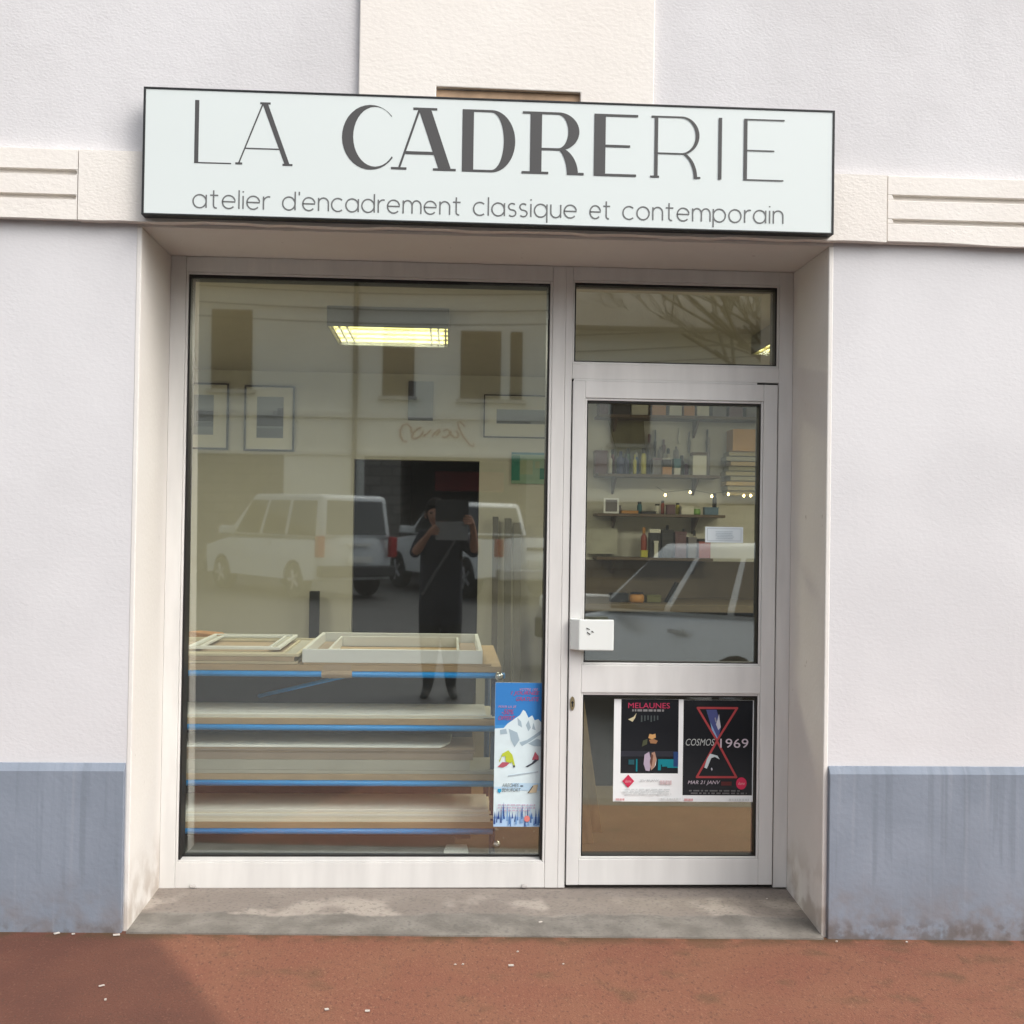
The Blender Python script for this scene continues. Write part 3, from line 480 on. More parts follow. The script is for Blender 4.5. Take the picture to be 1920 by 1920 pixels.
# ---------------------------------------------------------------- printed sheets on the glass
def flat(y): return lambda u, v: y
fy = lambda u, v: pane_y(u, v)-.0012
def sheet(x0, x1, z0, z1, yf, th=.0006):
    m = MB(); m.hexa([(x0, yf(x0, z0), z0), (x1, yf(x1, z0), z0), (x1, yf(x1, z0)+th, z0), (x0, yf(x0, z0)+th, z0), (x0, yf(x0, z1), z1), (x1, yf(x1, z1), z1), (x1, yf(x1, z1)+th, z1), (x0, yf(x0, z1)+th, z1)])
    return m
C = lambda n, r, g, b: mat("ink_"+n, (r, g, b), .55)
fl = sheet(.199, .3875, .249, .832, fy).build("ski_flyer", mat("ink_snow", (.68, .80, .83), .6, n=.05, nscale=20))
tag(fl, "tall blue and white ski flyer with two skiers stuck at the window's lower corner", "flyer")
pr = Print(fy)
pr.rect(.1995, .387, .66, .8315, C("sky", .035, .21, .55)); pr.rect(.1995, .387, .61, .66, C("sky2", .06, .28, .60))
pr.ink([(.1995, .61), (.1995, .645), (.235, .648), (.25, .665), (.285, .69), (.300, .70), (.313, .722), (.322, .716), (.335, .69), (.35, .70), (.36, .68), (.375, .685), (.387, .672), (.387, .60), (.1995, .60)], C("snow2", .68, .80, .83))
for q in ([(.29, .69), (.305, .675), (.31, .65), (.293, .66)], [(.335, .68), (.345, .65), (.335, .635), (.325, .66)], [(.355, .67), (.365, .64), (.350, .645)], [(.255, .645), (.29, .63), (.30, .60), (.28, .57), (.265, .60)],
          [(.30, .59), (.33, .60), (.36, .62), (.387, .64), (.387, .625), (.345, .595), (.31, .575)], [(.335, .585), (.37, .605), (.387, .60), (.387, .575), (.36, .575)], [(.22, .64), (.245, .645), (.25, .625), (.222, .622)]):
    pr.ink(q, C("rock", .36, .47, .54))
pr.rect(.1995, .387, .40, .41, C("haze", .5, .68, .82)); pr.rect(.27, .387, .395, .425, C("haze", .5, .68, .82))
red = C("red", .50, .05, .12); pink = C("pink", .62, .30, .42)
pr.text("VOTRE 1RE", .298, .372, .800, .010, pink, .3); pr.text("1 JOURNEE", .262, .378, .779, .019, red, .3); pr.text("GRATUITE", .284, .377, .758, .016, red, .3)
pr.text("POUR LA 2E", .212, .285, .730, .009, pink, .3); pr.text("-50%", .226, .276, .703, .021, red, .3); pr.text("OFFERT", .213, .281, .680, .017, red, .3)
pr.ink([(.219, .515), (.232, .545), (.255, .558), (.272, .540), (.284, .495), (.277, .497), (.270, .512), (.266, .506), (.246, .512), (.243, .535), (.230, .532), (.221, .508)], C("lime", .50, .58, .05))
pr.ink([(.213, .490), (.232, .510), (.262, .508), (.250, .495), (.235, .488)], C("skired", .45, .10, .14)); pr.rect(.276, .283, .489, .497, C("skiblk", .05, .06, .08))
pr.ink([(.352, .520), (.364, .553), (.378, .535), (.379, .518)], C("skired", .45, .10, .14)); pr.ink([(.325, .492), (.350, .506), (.364, .522), (.378, .520), (.360, .505), (.335, .490)], C("skiblk", .05, .06, .08))
pr.ink([(.256, .452), (.378, .470), (.378, .474), (.256, .456)], C("track", .42, .50, .56))
pr.text("ARECHES", .232, .300, .409, .015, C("txt", .16, .20, .22), .25); pr.text("BEAUFORT", .232, .308, .390, .015, C("txt", .16, .20, .22), .25)
pr.ink([(.214, .392), (.222, .384), (.230, .392), (.229, .402), (.216, .402)], C("cyan", .02, .33, .58)); pr.ink([(.335, .385), (.36, .418), (.378, .42), (.372, .388)], C("sand", .62, .52, .36)); pr.ink([(.336, .385), (.356, .415), (.359, .413), (.340, .385)], C("skiblk", .05, .06, .08)); pr.rect(.306, .318, .412, .416, C("skiblk", .05, .06, .08))
pr.lines(.214, .37, .312, .345, 3, C("mauve", .58, .50, .60), .55, 4)
rn = random.Random(5)
pr.rect(.1995, .387, .2495, .290, C("mist", .42, .60, .82))
for i in range(34):
    x = .203+.18*rn.random(); h = .02+.05*rn.random(); w = .002+.004*rn.random(); z = .2495+.035*rn.random()
    pr.ink([(max(x-w, .1996), z), (min(x+w, .3868), z), (x, z+h)], C("fir%d" % (i % 3), *[(.035, .08, .27), (.09, .20, .45), (.2, .36, .62)][i % 3]))
pr.ink([(.335+.012*math.cos(R(a)), .283+.013*math.sin(R(a))) for a in range(0, 360, 30)], C("coral", .72, .22, .20))
pr.build("print", None, fl)
# two concert posters
py = flat(.4612)
blk = mat("ink_night", (.016, .017, .02), .12, spec=.6)
p1 = sheet(.6805, .9635, .358, .772, py).build("stage_poster", M_paper); tag(p1, "white bordered poster with a dark stage photo and red title on the door glass", "poster")
q = Print(py); q.rect(.7095, .9445, .472, .7715, blk); q.rect(.7095, .9445, .540, .562, C("dusk", .022, .024, .034))
q.text("MELAUNES", .738, .908, .735, .022, C("rose", .52, .03, .10)); q.lines(.738, .908, .722, .733, 1, C("silver", .22, .22, .22), .8, 2)
q.ink([(.738, .690), (.760, .700), (.772, .716), (.766, .695), (.756, .680)], C("lamp", .58, .52, .33))
for i in range(6): q.rect(.79+i*.013, .796+i*.013, .68+.004*(i % 3), .706, C("smoke2", .055, .07, .07))
q.ink([(.821, .615), (.826, .632), (.838, .629), (.850, .633), (.852, .617), (.836, .610)], C("tan1", .60, .34, .13)); q.ink([(.824, .608), (.842, .612), (.860, .604), (.853, .592), (.830, .594)], C("tan2", .34, .17, .08)); q.ink([(.800, .605), (.818, .612), (.816, .590), (.795, .58)], C("olive", .07, .08, .04))
for x, w, h in ((.772, .006, .05), (.810, .006, .03), (.862, .012, .045), (.878, .03, .03), (.9, .044, .035), (.868, .07, .022)): q.rect(x, min(x+w, .944), .53-h, .53, C("teal", .0, .22, .27))
q.rect(.925, .9443, .50, .56, C("navy", .015, .05, .16)); q.rect(.7415, .765, .508, .528, C("teal2", .015, .09, .11))
q.ink([(.803, .51), (.806, .548), (.825, .560), (.835, .52), (.828, .482), (.812, .484)], C("lilac", .46, .38, .48)); q.ink([(.828, .515), (.836, .556), (.848, .560), (.856, .530), (.850, .500), (.834, .484)], C("skin", .42, .25, .18)); q.ink([(.836, .50), (.842, .545), (.836, .552), (.828, .52)], C("brown", .14, .06, .04)); q.ink([(.838, .492), (.852, .505), (.856, .53), (.848, .50)], M_paper)
dia = [(.717, .441), (.741, .467), (.766, .441), (.741, .414)]
q.ink(dia, C("badge", .62, .03, .09)); q.text("dome", .729, .754, .435, .012, C("badgetxt", .75, .42, .45), .2)
q.text("JEU 30 JANV", .788, .866, .437, .011, C("greytxt", .40, .42, .43), .2); q.lines(.869, .924, .428, .452, 1, C("palepink", .70, .55, .56), .7, 3); q.lines(.712, .94, .388, .415, 3, C("palegrey", .68, .71, .71), .55, 6)
q.lines(.69, .73, .364, .378, 1, C("palepink2", .66, .32, .33), .6, 3); q.lines(.87, .96, .368, .380, 1, C("palegrey", .68, .71, .71), .6, 9)
q.build("print", None, p1)
p2 = sheet(.9640, 1.2535, .3575, .770, flat(.4614)).build("space_poster", M_paper); tag(p2, "black poster lettered COSMOS 1969 with a red hourglass on the door glass", "poster")
q = Print(flat(.4614)); q.rect(.9645, 1.2495, .384, .7695, blk)
q.ink([(1.057, .731), (1.10, .731), (1.118, .66), (1.110, .615), (1.10, .622), (1.075, .675)], C("nebula", .06, .075, .22)); q.ink([(1.075, .68), (1.092, .645), (1.108, .612), (1.10, .61), (1.082, .645)], C("star", .25, .40, .62))
q.ink([(1.098, .672), (1.104, .69), (1.110, .714), (1.113, .69), (1.118, .66), (1.108, .648)], C("ghost", .52, .52, .58)); q.ink([(1.092, .698), (1.096, .70), (1.101, .682), (1.096, .68)], C("ghost2", .28, .28, .33))
def stroke(pts, w, mt):
    for (a, b), (c, d) in zip(pts, pts[1:]+pts[:1]):
        l = math.hypot(c-a, d-b); nx_, nz_ = -(d-b)/l*w/2, (c-a)/l*w/2; ex, ez = (c-a)/l*w*.4, (d-b)/l*w*.4
        q.ink([(a+nx_-ex, b+nz_-ez), (c+nx_+ex, d+nz_+ez), (c-nx_+ex, d-nz_+ez), (a-nx_-ex, b-nz_-ez)], mt)
rd1 = C("hourglass", .40, .05, .055); stroke([(1.022, .738), (1.184, .738), (1.103, .606)], .0085, rd1); stroke([(1.103, .604), (1.184, .458), (1.022, .458)], .0085, rd1)
q.text("COSMOS", .975, 1.094, .585, .028, C("silver2", .42, .44, .43), .25); q.text("1969", 1.116, 1.232, .577, .037, C("silver3", .56, .48, .54))
q.ink([(1.052, .497), (1.062, .53), (1.075, .553), (1.105, .545), (1.115, .53), (1.095, .54), (1.08, .535), (1.068, .505), (1.062, .492)], C("ghost3", .55, .62, .64)); q.ink([(1.079, .492), (1.083, .483), (1.086, .490), (1.083, .497)], C("ghost", .52, .52, .58))
q.text("MAR 21 JANV", .985, 1.118, .425, .019, C("silver3", .56, .48, .54), .25); q.rect(1.122, 1.165, .424, .440, C("maroon", .10, .02, .02))
q.ink([(1.205+.022*math.cos(R(a)), .433+.025*math.sin(R(a))) for a in range(0, 360, 24)], C("badge", .62, .03, .09)); q.text("dome", 1.192, 1.219, .427, .012, C("badgetxt", .75, .42, .45), .2)
q.lines(.985, 1.235, .390, .410, 2, C("dimgrey", .12, .12, .12), .6, 8)
q.lines(.97, 1.01, .362, .378, 1, C("palepink2", .66, .32, .33), .6, 3); q.lines(1.15, 1.245, .364, .377, 1, C("palegrey", .68, .71, .71), .6, 12); q.build("print", None, p2)
nb = MB(); nb.box(1.044, 1.200, .4607, .4615, 1.411, 1.475); nt_ = nb.build("notice_card", mat("notice_paper", (.74, .82, .85), .6))
tag(nt_, "small pale notice card with a thin printed border on the upper door glass", "notice")
q = Print(flat(.4606)); gk = C("border_grey", .40, .47, .50)
q.rect(1.052, 1.192, 1.467, 1.4685, gk).rect(1.052, 1.192, 1.418, 1.4195, gk).rect(1.052, 1.0535, 1.4195, 1.467, gk).rect(1.1905, 1.192, 1.4195, 1.467, gk)
q.lines(1.085, 1.165, 1.426, 1.461, 5, C("fineprint", .52, .60, .64), .4, 3); q.build("print", None, nt_)

# ---------------------------------------------------------------- shelving rack of mat boards behind the window
rk = empty("board_rack", (-.55, .7, .03), "blue tubular rack with five particle board shelves of card stock behind the window", "rack")
def inrack(o): o.parent = rk; o.matrix_parent_inverse = Matrix.Translation((.55, -.7, -.03)); return o
RX = (-1.75, .236); SH = [(.832, 0), (.608, .03), (.376, .03), (.175, .03)]
for i, (z, d) in enumerate(SH):
    t = MB(); t.tube([(RX[0], .70, z), (RX[1]+(.012 if i == 0 else -.03), .70, z)], .0125, 10); inrack(t.build("rail", M_blue, smooth=True))
    inrack(boxes("shelf", M_ply, None, (RX[0]+.02, .232-d*.3, .695, (1.60 if i == 0 else 1.018), z+.0135, z+.038), bevel=.0015))
for x in (RX[0]+.03, .205):
    for y in (.742, 1.56):
        t = MB(); t.tube([(x, y, .04), (x, y, .83)], .014, 8); inrack(t.build("upright", M_dblue, smooth=True))
for z, _ in SH:
    m = MB(); m.prism([(.716, z-.012), (.79, z-.012), (.79, z-.05), (.75, z-.072), (.735, z-.05)], .196, .214, 'x'); inrack(m.build("bracket", M_dblue, None, .003))
t = MB(); t.tube([(-.83, 1.0, .695), (-.40, .78, .822)], .009, 8); inrack(t.build("brace", M_blue, smooth=True))
for z in (.832, .125):
    m = MB(); m.lathe([(.001, -.018), (.012, -.014), (.018, -.004), (.018, .004), (.012, .013), (.001, .017)], (.222, .684, z), 12); inrack(m.build("clamp_knob", M_steel, smooth=True))
inrack(boxes("dark_backing", M_black, None, (RX[0]+.05, .12, 1.02, 1.03, .06, .83)))  # black sheet added to keep the shelf bays dark, as if in shade
tp = MB(); tp.tube([(-.522, .70, .832), (-.47, .70, .832), (-.395, .70, .833)], [.0165, .018, .0165], 10); tp.box(-.515, -.40, .6935, .6945, .842, .872); inrack(tp.build("tape_wrap", M_kraft))

def boards(z, lst, group, y0=.705, x0=-1.72):
    """Individual flat boards laid on one another: (right end, thickness, material, label, name, depth)."""
    rn = random.Random(int(z*1000))
    for x1, th, mt, lab, nm, dep in lst:
        j = rn.uniform(-.004, .004); m = MB()
        m.box(x0, x1, y0+j, y0+dep*.34+j, z, z+th-.0006); o = m.build(nm, mt, None, min(.0012, th*.2))
        tag(o, lab, "card stock", group); z += th
    return z
boards(.6465, [(.16, .004, M_cream2, "cream mat board lowest on the second rack shelf", "mat_board", .88), (.208, .005, M_whitec, "white mat board, thicker, second from the bottom of the second shelf stack", "mat_board", .87),
               (.196, .005, M_cream2, "cream mat board in the middle of the second shelf stack", "mat_board", .85), (.172, .006, M_whitec, "thick white board on top of the second rack shelf", "mat_board", .86)], "mat boards on the second rack shelf")
zt = boards(.4145, [(.225, .016, M_greyc, "long grey board lowest on the third rack shelf", "grey_board", .85), (.105, .042, M_greyc, "thick grey backing block on the third rack shelf", "grey_board", .80), (.118, .030, M_brownc, "dark brown card pack above the grey backing block", "grey_board", .80),
               (.125, .007, M_kraft, "pinkish kraft sheet above the brown card pack", "kraft_sheet", .80), (.118, .008, M_brownc, "brown sheet between two kraft sheets on the third shelf", "kraft_sheet", .80), (.125, .006, M_kraft, "upper kraft sheet on the third rack shelf", "kraft_sheet", .80)], "card sheets on the third rack shelf")
m = MB(); m.prism([(-1.72, .702), (-.02, .702), (.02, .80), (.03, 1.0), (-1.72, 1.0)], zt+.001, zt+.009, 'z')
tag(m.build("white_sheet", M_whitec, None, .001), "white sheet with a mitred right corner on top of the third rack shelf", "card stock", "card sheets on the third rack shelf")
boards(.2135, [(.195, .014, M_cream2, "cream board lowest on the bottom rack shelf", "mat_board", .88), (.205, .009, M_cream2, "cream board second from the bottom of the lowest stack", "mat_board", .88), (.19, .011, M_whitec, "whitish board in the middle of the lowest stack", "mat_board", .87),
               (.197, .007, M_cream2, "cream board fourth up in the lowest stack", "mat_board", .87), (.185, .012, M_whitec, "thick whitish board topping the lowest stack", "mat_board", .86)], "mat boards on the lowest rack shelf")
m = MB(); m.box(-1.7, .05, .72, 1.1, .032, .075); tag(m.build("floor_board", mat("slate_card", (.22, .24, .22), .8), None, .002), "grey board pack lying on the floor under the rack", "card stock")
m = MB(); m.prism([(.0, .70), (.105, .705), (.10, .80), (.01, .80)], .076, .094, 'z'); tag(m.build("white_tile", M_whitec, None, .004), "small white offcut on the floor board under the rack's right end", "offcut")

m = MB(); m.box(-.60, .19, .704, 1.48, .8712, .8788); tag(m.build("backing_board", M_ply, None, .001), "tan board under the deep white box frame on the rack", "card stock")
# frames lying on the rack
def flat_frame(name, label, x0, x1, y0, y1, z, h, w, mt, mt2, extra=()):
    e = empty(name, ((x0+x1)/2, (y0+y1)/2, z), label, "picture frame", "frames lying on the rack")
    cx, cy = (x0+x1)/2, (y0+y1)/2
    def ring(nm, o, a, b, c, mm):
        m = MB(); X0, X1, Y0_, Y1_ = x0-cx+o, x1-cx-o, y0-cy+o, y1-cy-o
        m.box(X0, X1, Y0_, Y0_+a, b, c); m.box(X0, X1, Y1_-a, Y1_, b, c); m.box(X0, X0+a, Y0_+a, Y1_-a, b, c); m.box(X1-a, X1, Y0_+a, Y1_-a, b, c)
        return m.build(nm, mm, e, .0015)
    ring("moulding", 0, .016, 0, h, mt); ring("mount", .017, w, 0, h*.25, mt2); ring("inner_slip", .017+w, .010, 0, h*.85, mt)
    return e
flat_frame("deep_frame", "deep white box frame lying face up on the rack top, at right", -.606, .152, .706, 1.50, .8795, .056, .080, M_white, M_brownc)
flat_frame("slim_frame", "cream slim frame lying on the rack top, left of the white box frame", -1.32, -.62, .715, 1.42, .902, .012, .055, M_cwood, M_greyc)
flat_frame("slim_frame", "pale inner frame resting inside the cream slim frame on the rack", -1.12, -.72, .86, 1.46, .915, .012, .03, M_white, M_greyc)
m = MB(); m.box(-1.7, -.625, .708, 1.42, .8715, .8825); tag(m.build("backing_board", mat("beige_board", (.52, .45, .31), .7), None, .001), "beige backing board under the slim frames on the rack", "card stock")
m = MB(); m.box(-1.7, -.64, .712, 1.40, .8835, .9010); tag(m.build("backing_board", M_kraft, None, .001), "kraft backing board directly under the cream slim frame", "card stock")
m = MB(); m.hexa([(-1.28, 1.43, .885), (-1.02, 1.43, .885), (-1.04, 1.56, .885), (-1.25, 1.56, .885), (-1.24, 1.45, .940), (-1.08, 1.44, .920), (-1.09, 1.52, .93), (-1.2, 1.54, .935)])
tag(m.build("cardboard_offcut", mat("orange_card", (.42, .22, .09), .8, n=.1, nscale=20), None, .006), "crumpled orange cardboard offcut at the back left of the rack", "offcut")

# ---------------------------------------------------------------- back wall pictures
YB = RB-.002
def wall_picture(label, x0, x1, z0, z1, patches, fr=.012, border=.07, cat="framed picture", group="pictures on the back wall", frame=True):
    e = empty("wall_picture", ((x0+x1)/2, YB, z0), label, cat, group); cx, cz = (x0+x1)/2, z0
    X0, X1, Z1 = x0-cx, x1-cx, z1-cz
    if frame:
        m = MB(); m.box(X0, X0+fr, -.025, 0, 0, Z1); m.box(X1-fr, X1, -.025, 0, 0, Z1); m.box(X0+fr, X1-fr, -.025, 0, 0, fr); m.box(X0+fr, X1-fr, -.025, 0, Z1-fr, Z1); m.build("frame", M_pframe, e)
        boxes("mount", mat("picture_mount", (.68, .67, .57), .8), e, (X0+fr, X1-fr, -.012, -.001, fr, Z1-fr))
    else: boxes("mount", mat("photo_board", (.25, .29, .31), .6), e, (X0, X1, -.014, -.001, 0, Z1))
    pr_ = Print(lambda u, v: -.0125 if frame else -.0145, .0004)
    for u0, u1, v0, v1, mt in patches: pr_.rect(X0+(X1-X0)*u0, X0+(X1-X0)*u1, Z1*v0, Z1*v1, mt)
    pr_.build("print", None, e); return e
pg, pk, pm, pl_ = C("photo_grey", .20, .225, .245), C("photo_black", .012, .012, .014), C("photo_mid", .10, .115, .13), C("photo_light", .28, .31, .33)
wall_picture("black framed seascape photo, cut off by the window's left edge", -1.99, -1.605, 1.995, 2.475, [(.35, .72, .22, .82, pg), (.40, .72, .42, .58, pk), (.40, .72, .34, .41, pm)])
wall_picture("black framed portrait photo with a dark tree line, second from the left", -1.492, -1.132, 1.99, 2.465, [(.25, .78, .20, .83, pg), (.25, .78, .38, .55, pk), (.57, .78, .54, .62, pm), (.66, .78, .55, .66, pk), (.25, .78, .21, .35, pm)])
wall_picture("unframed grey photo with a black corner and base above the doorway", -.310, -.128, 2.235, 2.520, [(0, .30, .53, 1, pk), (.28, .34, .55, .60, pk), (.66, .76, .52, .55, pm), (0, 1, 0, .07, pk), (.34, .99, .08, .99, pl_)], frame=False, cat="photo")
wall_picture("thin framed wide landscape photo at the right of the doorway top", .243, .80, 2.12, 2.435, [(.17, .83, .33, .66, pg), (.17, .62, .33, .39, pk)], fr=.008)
tl = [C("tealgreen", .03, .22, .16), C("palegreen", .27, .42, .30), C("tealblue", .02, .19, .26), C("sage", .35, .42, .27)]
wall_picture("small unframed green and teal painting beside the doorway", .452, .80, 1.785, 2.015, [(0, 1, 0, 1, tl[1]), (0, 1, .93, 1, tl[2]), (0, .18, .1, .9, tl[0]), (.18, .45, .30, .75, tl[3]), (.60, .8, .15, .5, tl[0]), (.5, .6, .5, .72, tl[3])], frame=False, cat="painting")
m = MB(); m.box(-.988, -.918, 4.20, 4.26, ZF, .985); m.box(-.982, -.924, 4.196, 4.1995, .99-.33, .98, M_black) if False else None
tag(m.build("upright_panel", M_black, None, .004), "narrow black upright box standing by the back wall left of the doorway", "box")
for x, w, h, mt, lab in ((.318, .042, 1.54, mat("grey_moulding", (.14, .13, .11), .5), "darkest of three tall mouldings leaning right of the doorway"), (.405, .05, 1.53, mat("slate_moulding", (.16, .155, .125), .5), "middle of three tall mouldings leaning right of the doorway"), (.470, .055, 1.50, mat("olive_moulding", (.21, .20, .16), .5), "lightest of three tall mouldings leaning right of the doorway")):
    m = MB(); m.hexa([(x, 4.0, ZF), (x+w, 4.0, ZF), (x+w, 4.03, ZF), (x, 4.03, ZF), (x, 4.24, h), (x+w, 4.24, h), (x+w, 4.27, h), (x, 4.27, h)])
    tag(m.build("moulding_strip", mt, None, .003), lab, "moulding", "mouldings leaning on the back wall")

# ---------------------------------------------------------------- ceiling lights
def lamp(x, y, label):
    e = empty("ceiling_light", (x, y, ZC), label, "ceiling light", "square louvre ceiling lights")
    m = MB(); h = .31; m.box(-h, h, -h, -h+.006, -.105, -.001); m.box(-h, h, h-.006, h, -.105, -.001); m.box(-h, -h+.006, -h+.006, h-.006, -.105, -.001); m.box(h-.006, h, -h+.006, h-.006, -.105, -.001)
    m.build("housing", mat("lamp_housing", (.24, .23, .20), .5), e)
    boxes("diffuser", M_tube, e, (-h+.007, h-.007, -h+.007, h-.007, -.085, -.078))
    lv = MB()
    for t in (-.15, 0, .15): lv.box(-h+.007, h-.007, t-.0025, t+.0025, -.096, -.0855)
    for s in (-1, 1):
        for t in (.215, .255, .292): lv.box(s*t-.005, s*t+.005, -h+.007, h-.007, -.0955, -.086)
    ld = bpy.data.lights.new("tube_light", 'AREA'); ld.energy = 13; ld.size = .56; ld.color = (1, .96, .80)
    lo = bpy.data.objects.new("tube_light", ld); COL.objects.link(lo); lo.parent = e; lo.location = (0, 0, -.108)
    lv.build("louvre", mat("louvre_grey", (.62, .56, .34), .5), e)
    return e
lamp(-.325, 2.03, "square louvre ceiling light seen through the big window"); lamp(2.02, 2.03, "square louvre ceiling light showing at the fanlight's right corner")
lamp(-2.15, 2.03, "unseen square louvre ceiling light added for brightness left of the window"); lamp(3.2, 2.03, "unseen square louvre ceiling light added for brightness far right in the shop")  # unseen extra fixtures, added to give the room enough light

# ---------------------------------------------------------------- workbench, shelves and their contents (right side of the room)
wb = empty("workbench", (1.5, 3.9, ZF), "dark brown workbench below the wall shelves", "workbench")
boxes("worktop", mat("bench_top", (.17, .135, .09), .6, n=.15, nscale=6), wb, (-.75, 1.6, -.35, .42, .88, .93), bevel=.003)
boxes("cabinet", mat("bench_dark", (.035, .030, .025), .7), wb, (-.70, 1.55, -.28, .40, .0, .879))
boxes("splashback", mat("splash_brown", (.13, .105, .075), .8, n=.2, nscale=4), wb, (-.75, 1.15, .405, .425, .931, 1.205))
shelf_m = mat("shelf_brown", (.12, .085, .055), .6)
for z, x1, lab in ((2.285, 2.30, "topmost wall shelf, crowded with boxes"), (1.860, 1.945, "brown wall shelf holding bottles and tins"), (1.575, 1.985, "thin wall shelf with small tools and a little white frame"), (1.262, 1.90, "lowest wall shelf above the workbench, with glue tubes")):
    e = empty("wall_shelf", (1.5, RB, z), lab, "shelf", "wall shelves"); boxes("shelf_board", shelf_m, e, (-.44, x1-1.5, -.26, -.002, -.02, 0), bevel=.002)
    for bx in (-.3, .3):
        m = MB(); m.prism([(-.002, -.021), (-.002, -.14), (-.03, -.12), (-.20, -.021)], bx-.008, bx+.008, 'x'); m.build("bracket", shelf_m, e)
def col(n, c): return mat("item_"+n, c, .45)
def bottle(x, z, r, h, c, cc, label, y=4.16, neck=.35, cat="bottle"):
    e = empty("bottle", (x, y, z), label, cat, "bottles and tubes on the shelves"); hb = h*(1-.22)
    MB().lathe([(r*.9, 0), (r, .01), (r, hb*.82), (r*.9, hb*.9), (r*neck, hb), (r*neck, hb+.012)]).build("body", c, e, smooth=True)
    MB().lathe([(r*neck*1.15, hb+.004), (r*neck*1.15, h*.96), (r*neck*.9, h)]).build("cap", cc, e)
    return e
def carton(x, z, w, d, h, c, label, y=4.15, name="carton", lid=None, cat="box"):
    e = empty(name, (x, y, z), label, cat, "cartons and jars on the shelves"); boxes("body", c, e, (-w/2, w/2, -d/2, d/2, 0, h*.86), bevel=.002)
    boxes("lid", lid or c, e, (-w/2-.003, w/2+.003, -d/2-.003, d/2+.003, h*.862, h), bevel=.002); return e
mauve, navy, yel, blk2 = col("mauve", (.12, .06, .07)), col("navy", (.02, .03, .11)), col("yellow", (.50, .47, .05)), col("black", (.02, .02, .022))
wht, org, tea, gry, rdd = col("white", (.62, .62, .54)), col("orange", (.50, .24, .06)), col("teal", (.02, .13, .16)), col("grey", (.17, .16, .165)), col("red", (.30, .06, .035))
z = 1.861
carton(1.085, z, .085, .12, .165, mauve, "dark mauve carton at the left end of the bottle shelf"); bottle(1.155, z+.0, .019, .155, wht, wht, "white squeeze bottle beside the mauve carton")
bottle(1.235, z, .030, .165, navy, navy, "larger navy bottle on the bottle shelf"); bottle(1.278, z, .024, .15, navy, blk2, "navy bottle with a black cap beside the larger one", y=4.20)
bottle(1.338, z, .014, .145, yel, yel, "thin all yellow bottle left of the black capped one"); bottle(1.402, z, .020, .190, yel, blk2, "yellow bottle with a tall black cap", neck=.7); bottle(1.445, z, .018, .185, blk2, blk2, "all-black spray bottle behind the yellow ones", y=4.22)
carton(1.492, z, .06, .09, .12, gry, "grey lilac tin with a dark lid", lid=mauve); carton(1.565, z, .068, .09, .055, org, "small orange carton under the black one"); carton(1.565, z+.0565, .062, .08, .062, blk2, "small black carton stacked on the orange one", lid=wht)
carton(1.640, z, .045, .08, .050, wht, "small white carton under the teal one"); carton(1.640, z+.0515, .048, .08, .065, tea, "dark teal carton stacked on the white one")
bottle(1.638, z+.118, .02, .09, gry, gry, "grey nozzle bottle standing on the teal carton"); bottle(1.53, z+.121, .022, .085, gry, gry, "grey bottle standing behind the black carton", y=4.19)
carton(1.800, z, .10, .10, .165, wht, "tall cream canister with a thin dark lid", lid=shelf_m, name="canister"); bottle(1.872, z, .016, .28, gry, gry, "tall grey rod-like bottle right of the canister", neck=.6)
bottle(1.455, z+.001, .016, .30, gry, mauve, "tall grey brush bottle at the middle of the shelf", y=4.24, neck=.6)
z = 1.576
e = empty("mini_frame", (1.165, 4.12, z), "little white picture frame propped on the thin shelf", "picture frame")
m = MB(); m.box(-.055, -.043, -.01, .01, 0, .11); m.box(.043, .055, -.01, .01, 0, .11); m.box(-.043, .043, -.01, .01, 0, .012); m.box(-.043, .043, -.01, .01, .098, .11); m.build("frame", M_paper, e); boxes("print", gry, e, (-.043, .043, -.002, .008, .012, .098))
carton(1.30, z, .12, .08, .022, org, "flat orange tool tray on the thin shelf"); carton(1.44, z, .10, .08, .018, blk2, "flat black tray on the thin shelf"); carton(1.60, z, .06, .06, .070, mauve, "small dark jar on the thin shelf"); carton(1.72, z, .09, .07, .06, wht, "pale carton near the green cup")
bottle(1.79, z, .034, .05, col("green", (.20, .38, .10)), wht, "low green pot on the thin shelf", neck=.9); carton(1.895, z, .10, .07, .055, col("blue", (.10, .18, .26)), "blue grey carton at the thin shelf's right end"); bottle(1.925, z+.056, .016, .10, blk2, blk2, "thin black tool on the blue grey carton", neck=.7)
z = 1.263
bottle(1.412, z, .022, .215, rdd, org, "red tube with an orange nozzle, yellow at its foot", neck=.45); carton(1.412, z, .048, .05, .0001+.05, yel, "yellow carton holding the red tube")
carton(1.485, z, .075, .08, .205, blk2, "tall black carton with a cream top", lid=wht); carton(1.49, z, .028, .02, .12, wht, "narrow cream carton in front of the black one", y=4.095)
carton(1.575, z, .08, .1, .20, mat("char", (.03, .03, .03), .6), "charcoal carton in the middle of the lowest shelf"); carton(1.67, z, .08, .1, .19, mauve, "mauve carton on the lowest shelf"); carton(1.755, z, .06, .1, .15, gry, "grey tin on the lowest shelf"); carton(1.845, z, .085, .1, .14, rdd, "brick red carton at the lowest shelf's right end", lid=blk2)
z = 2.286
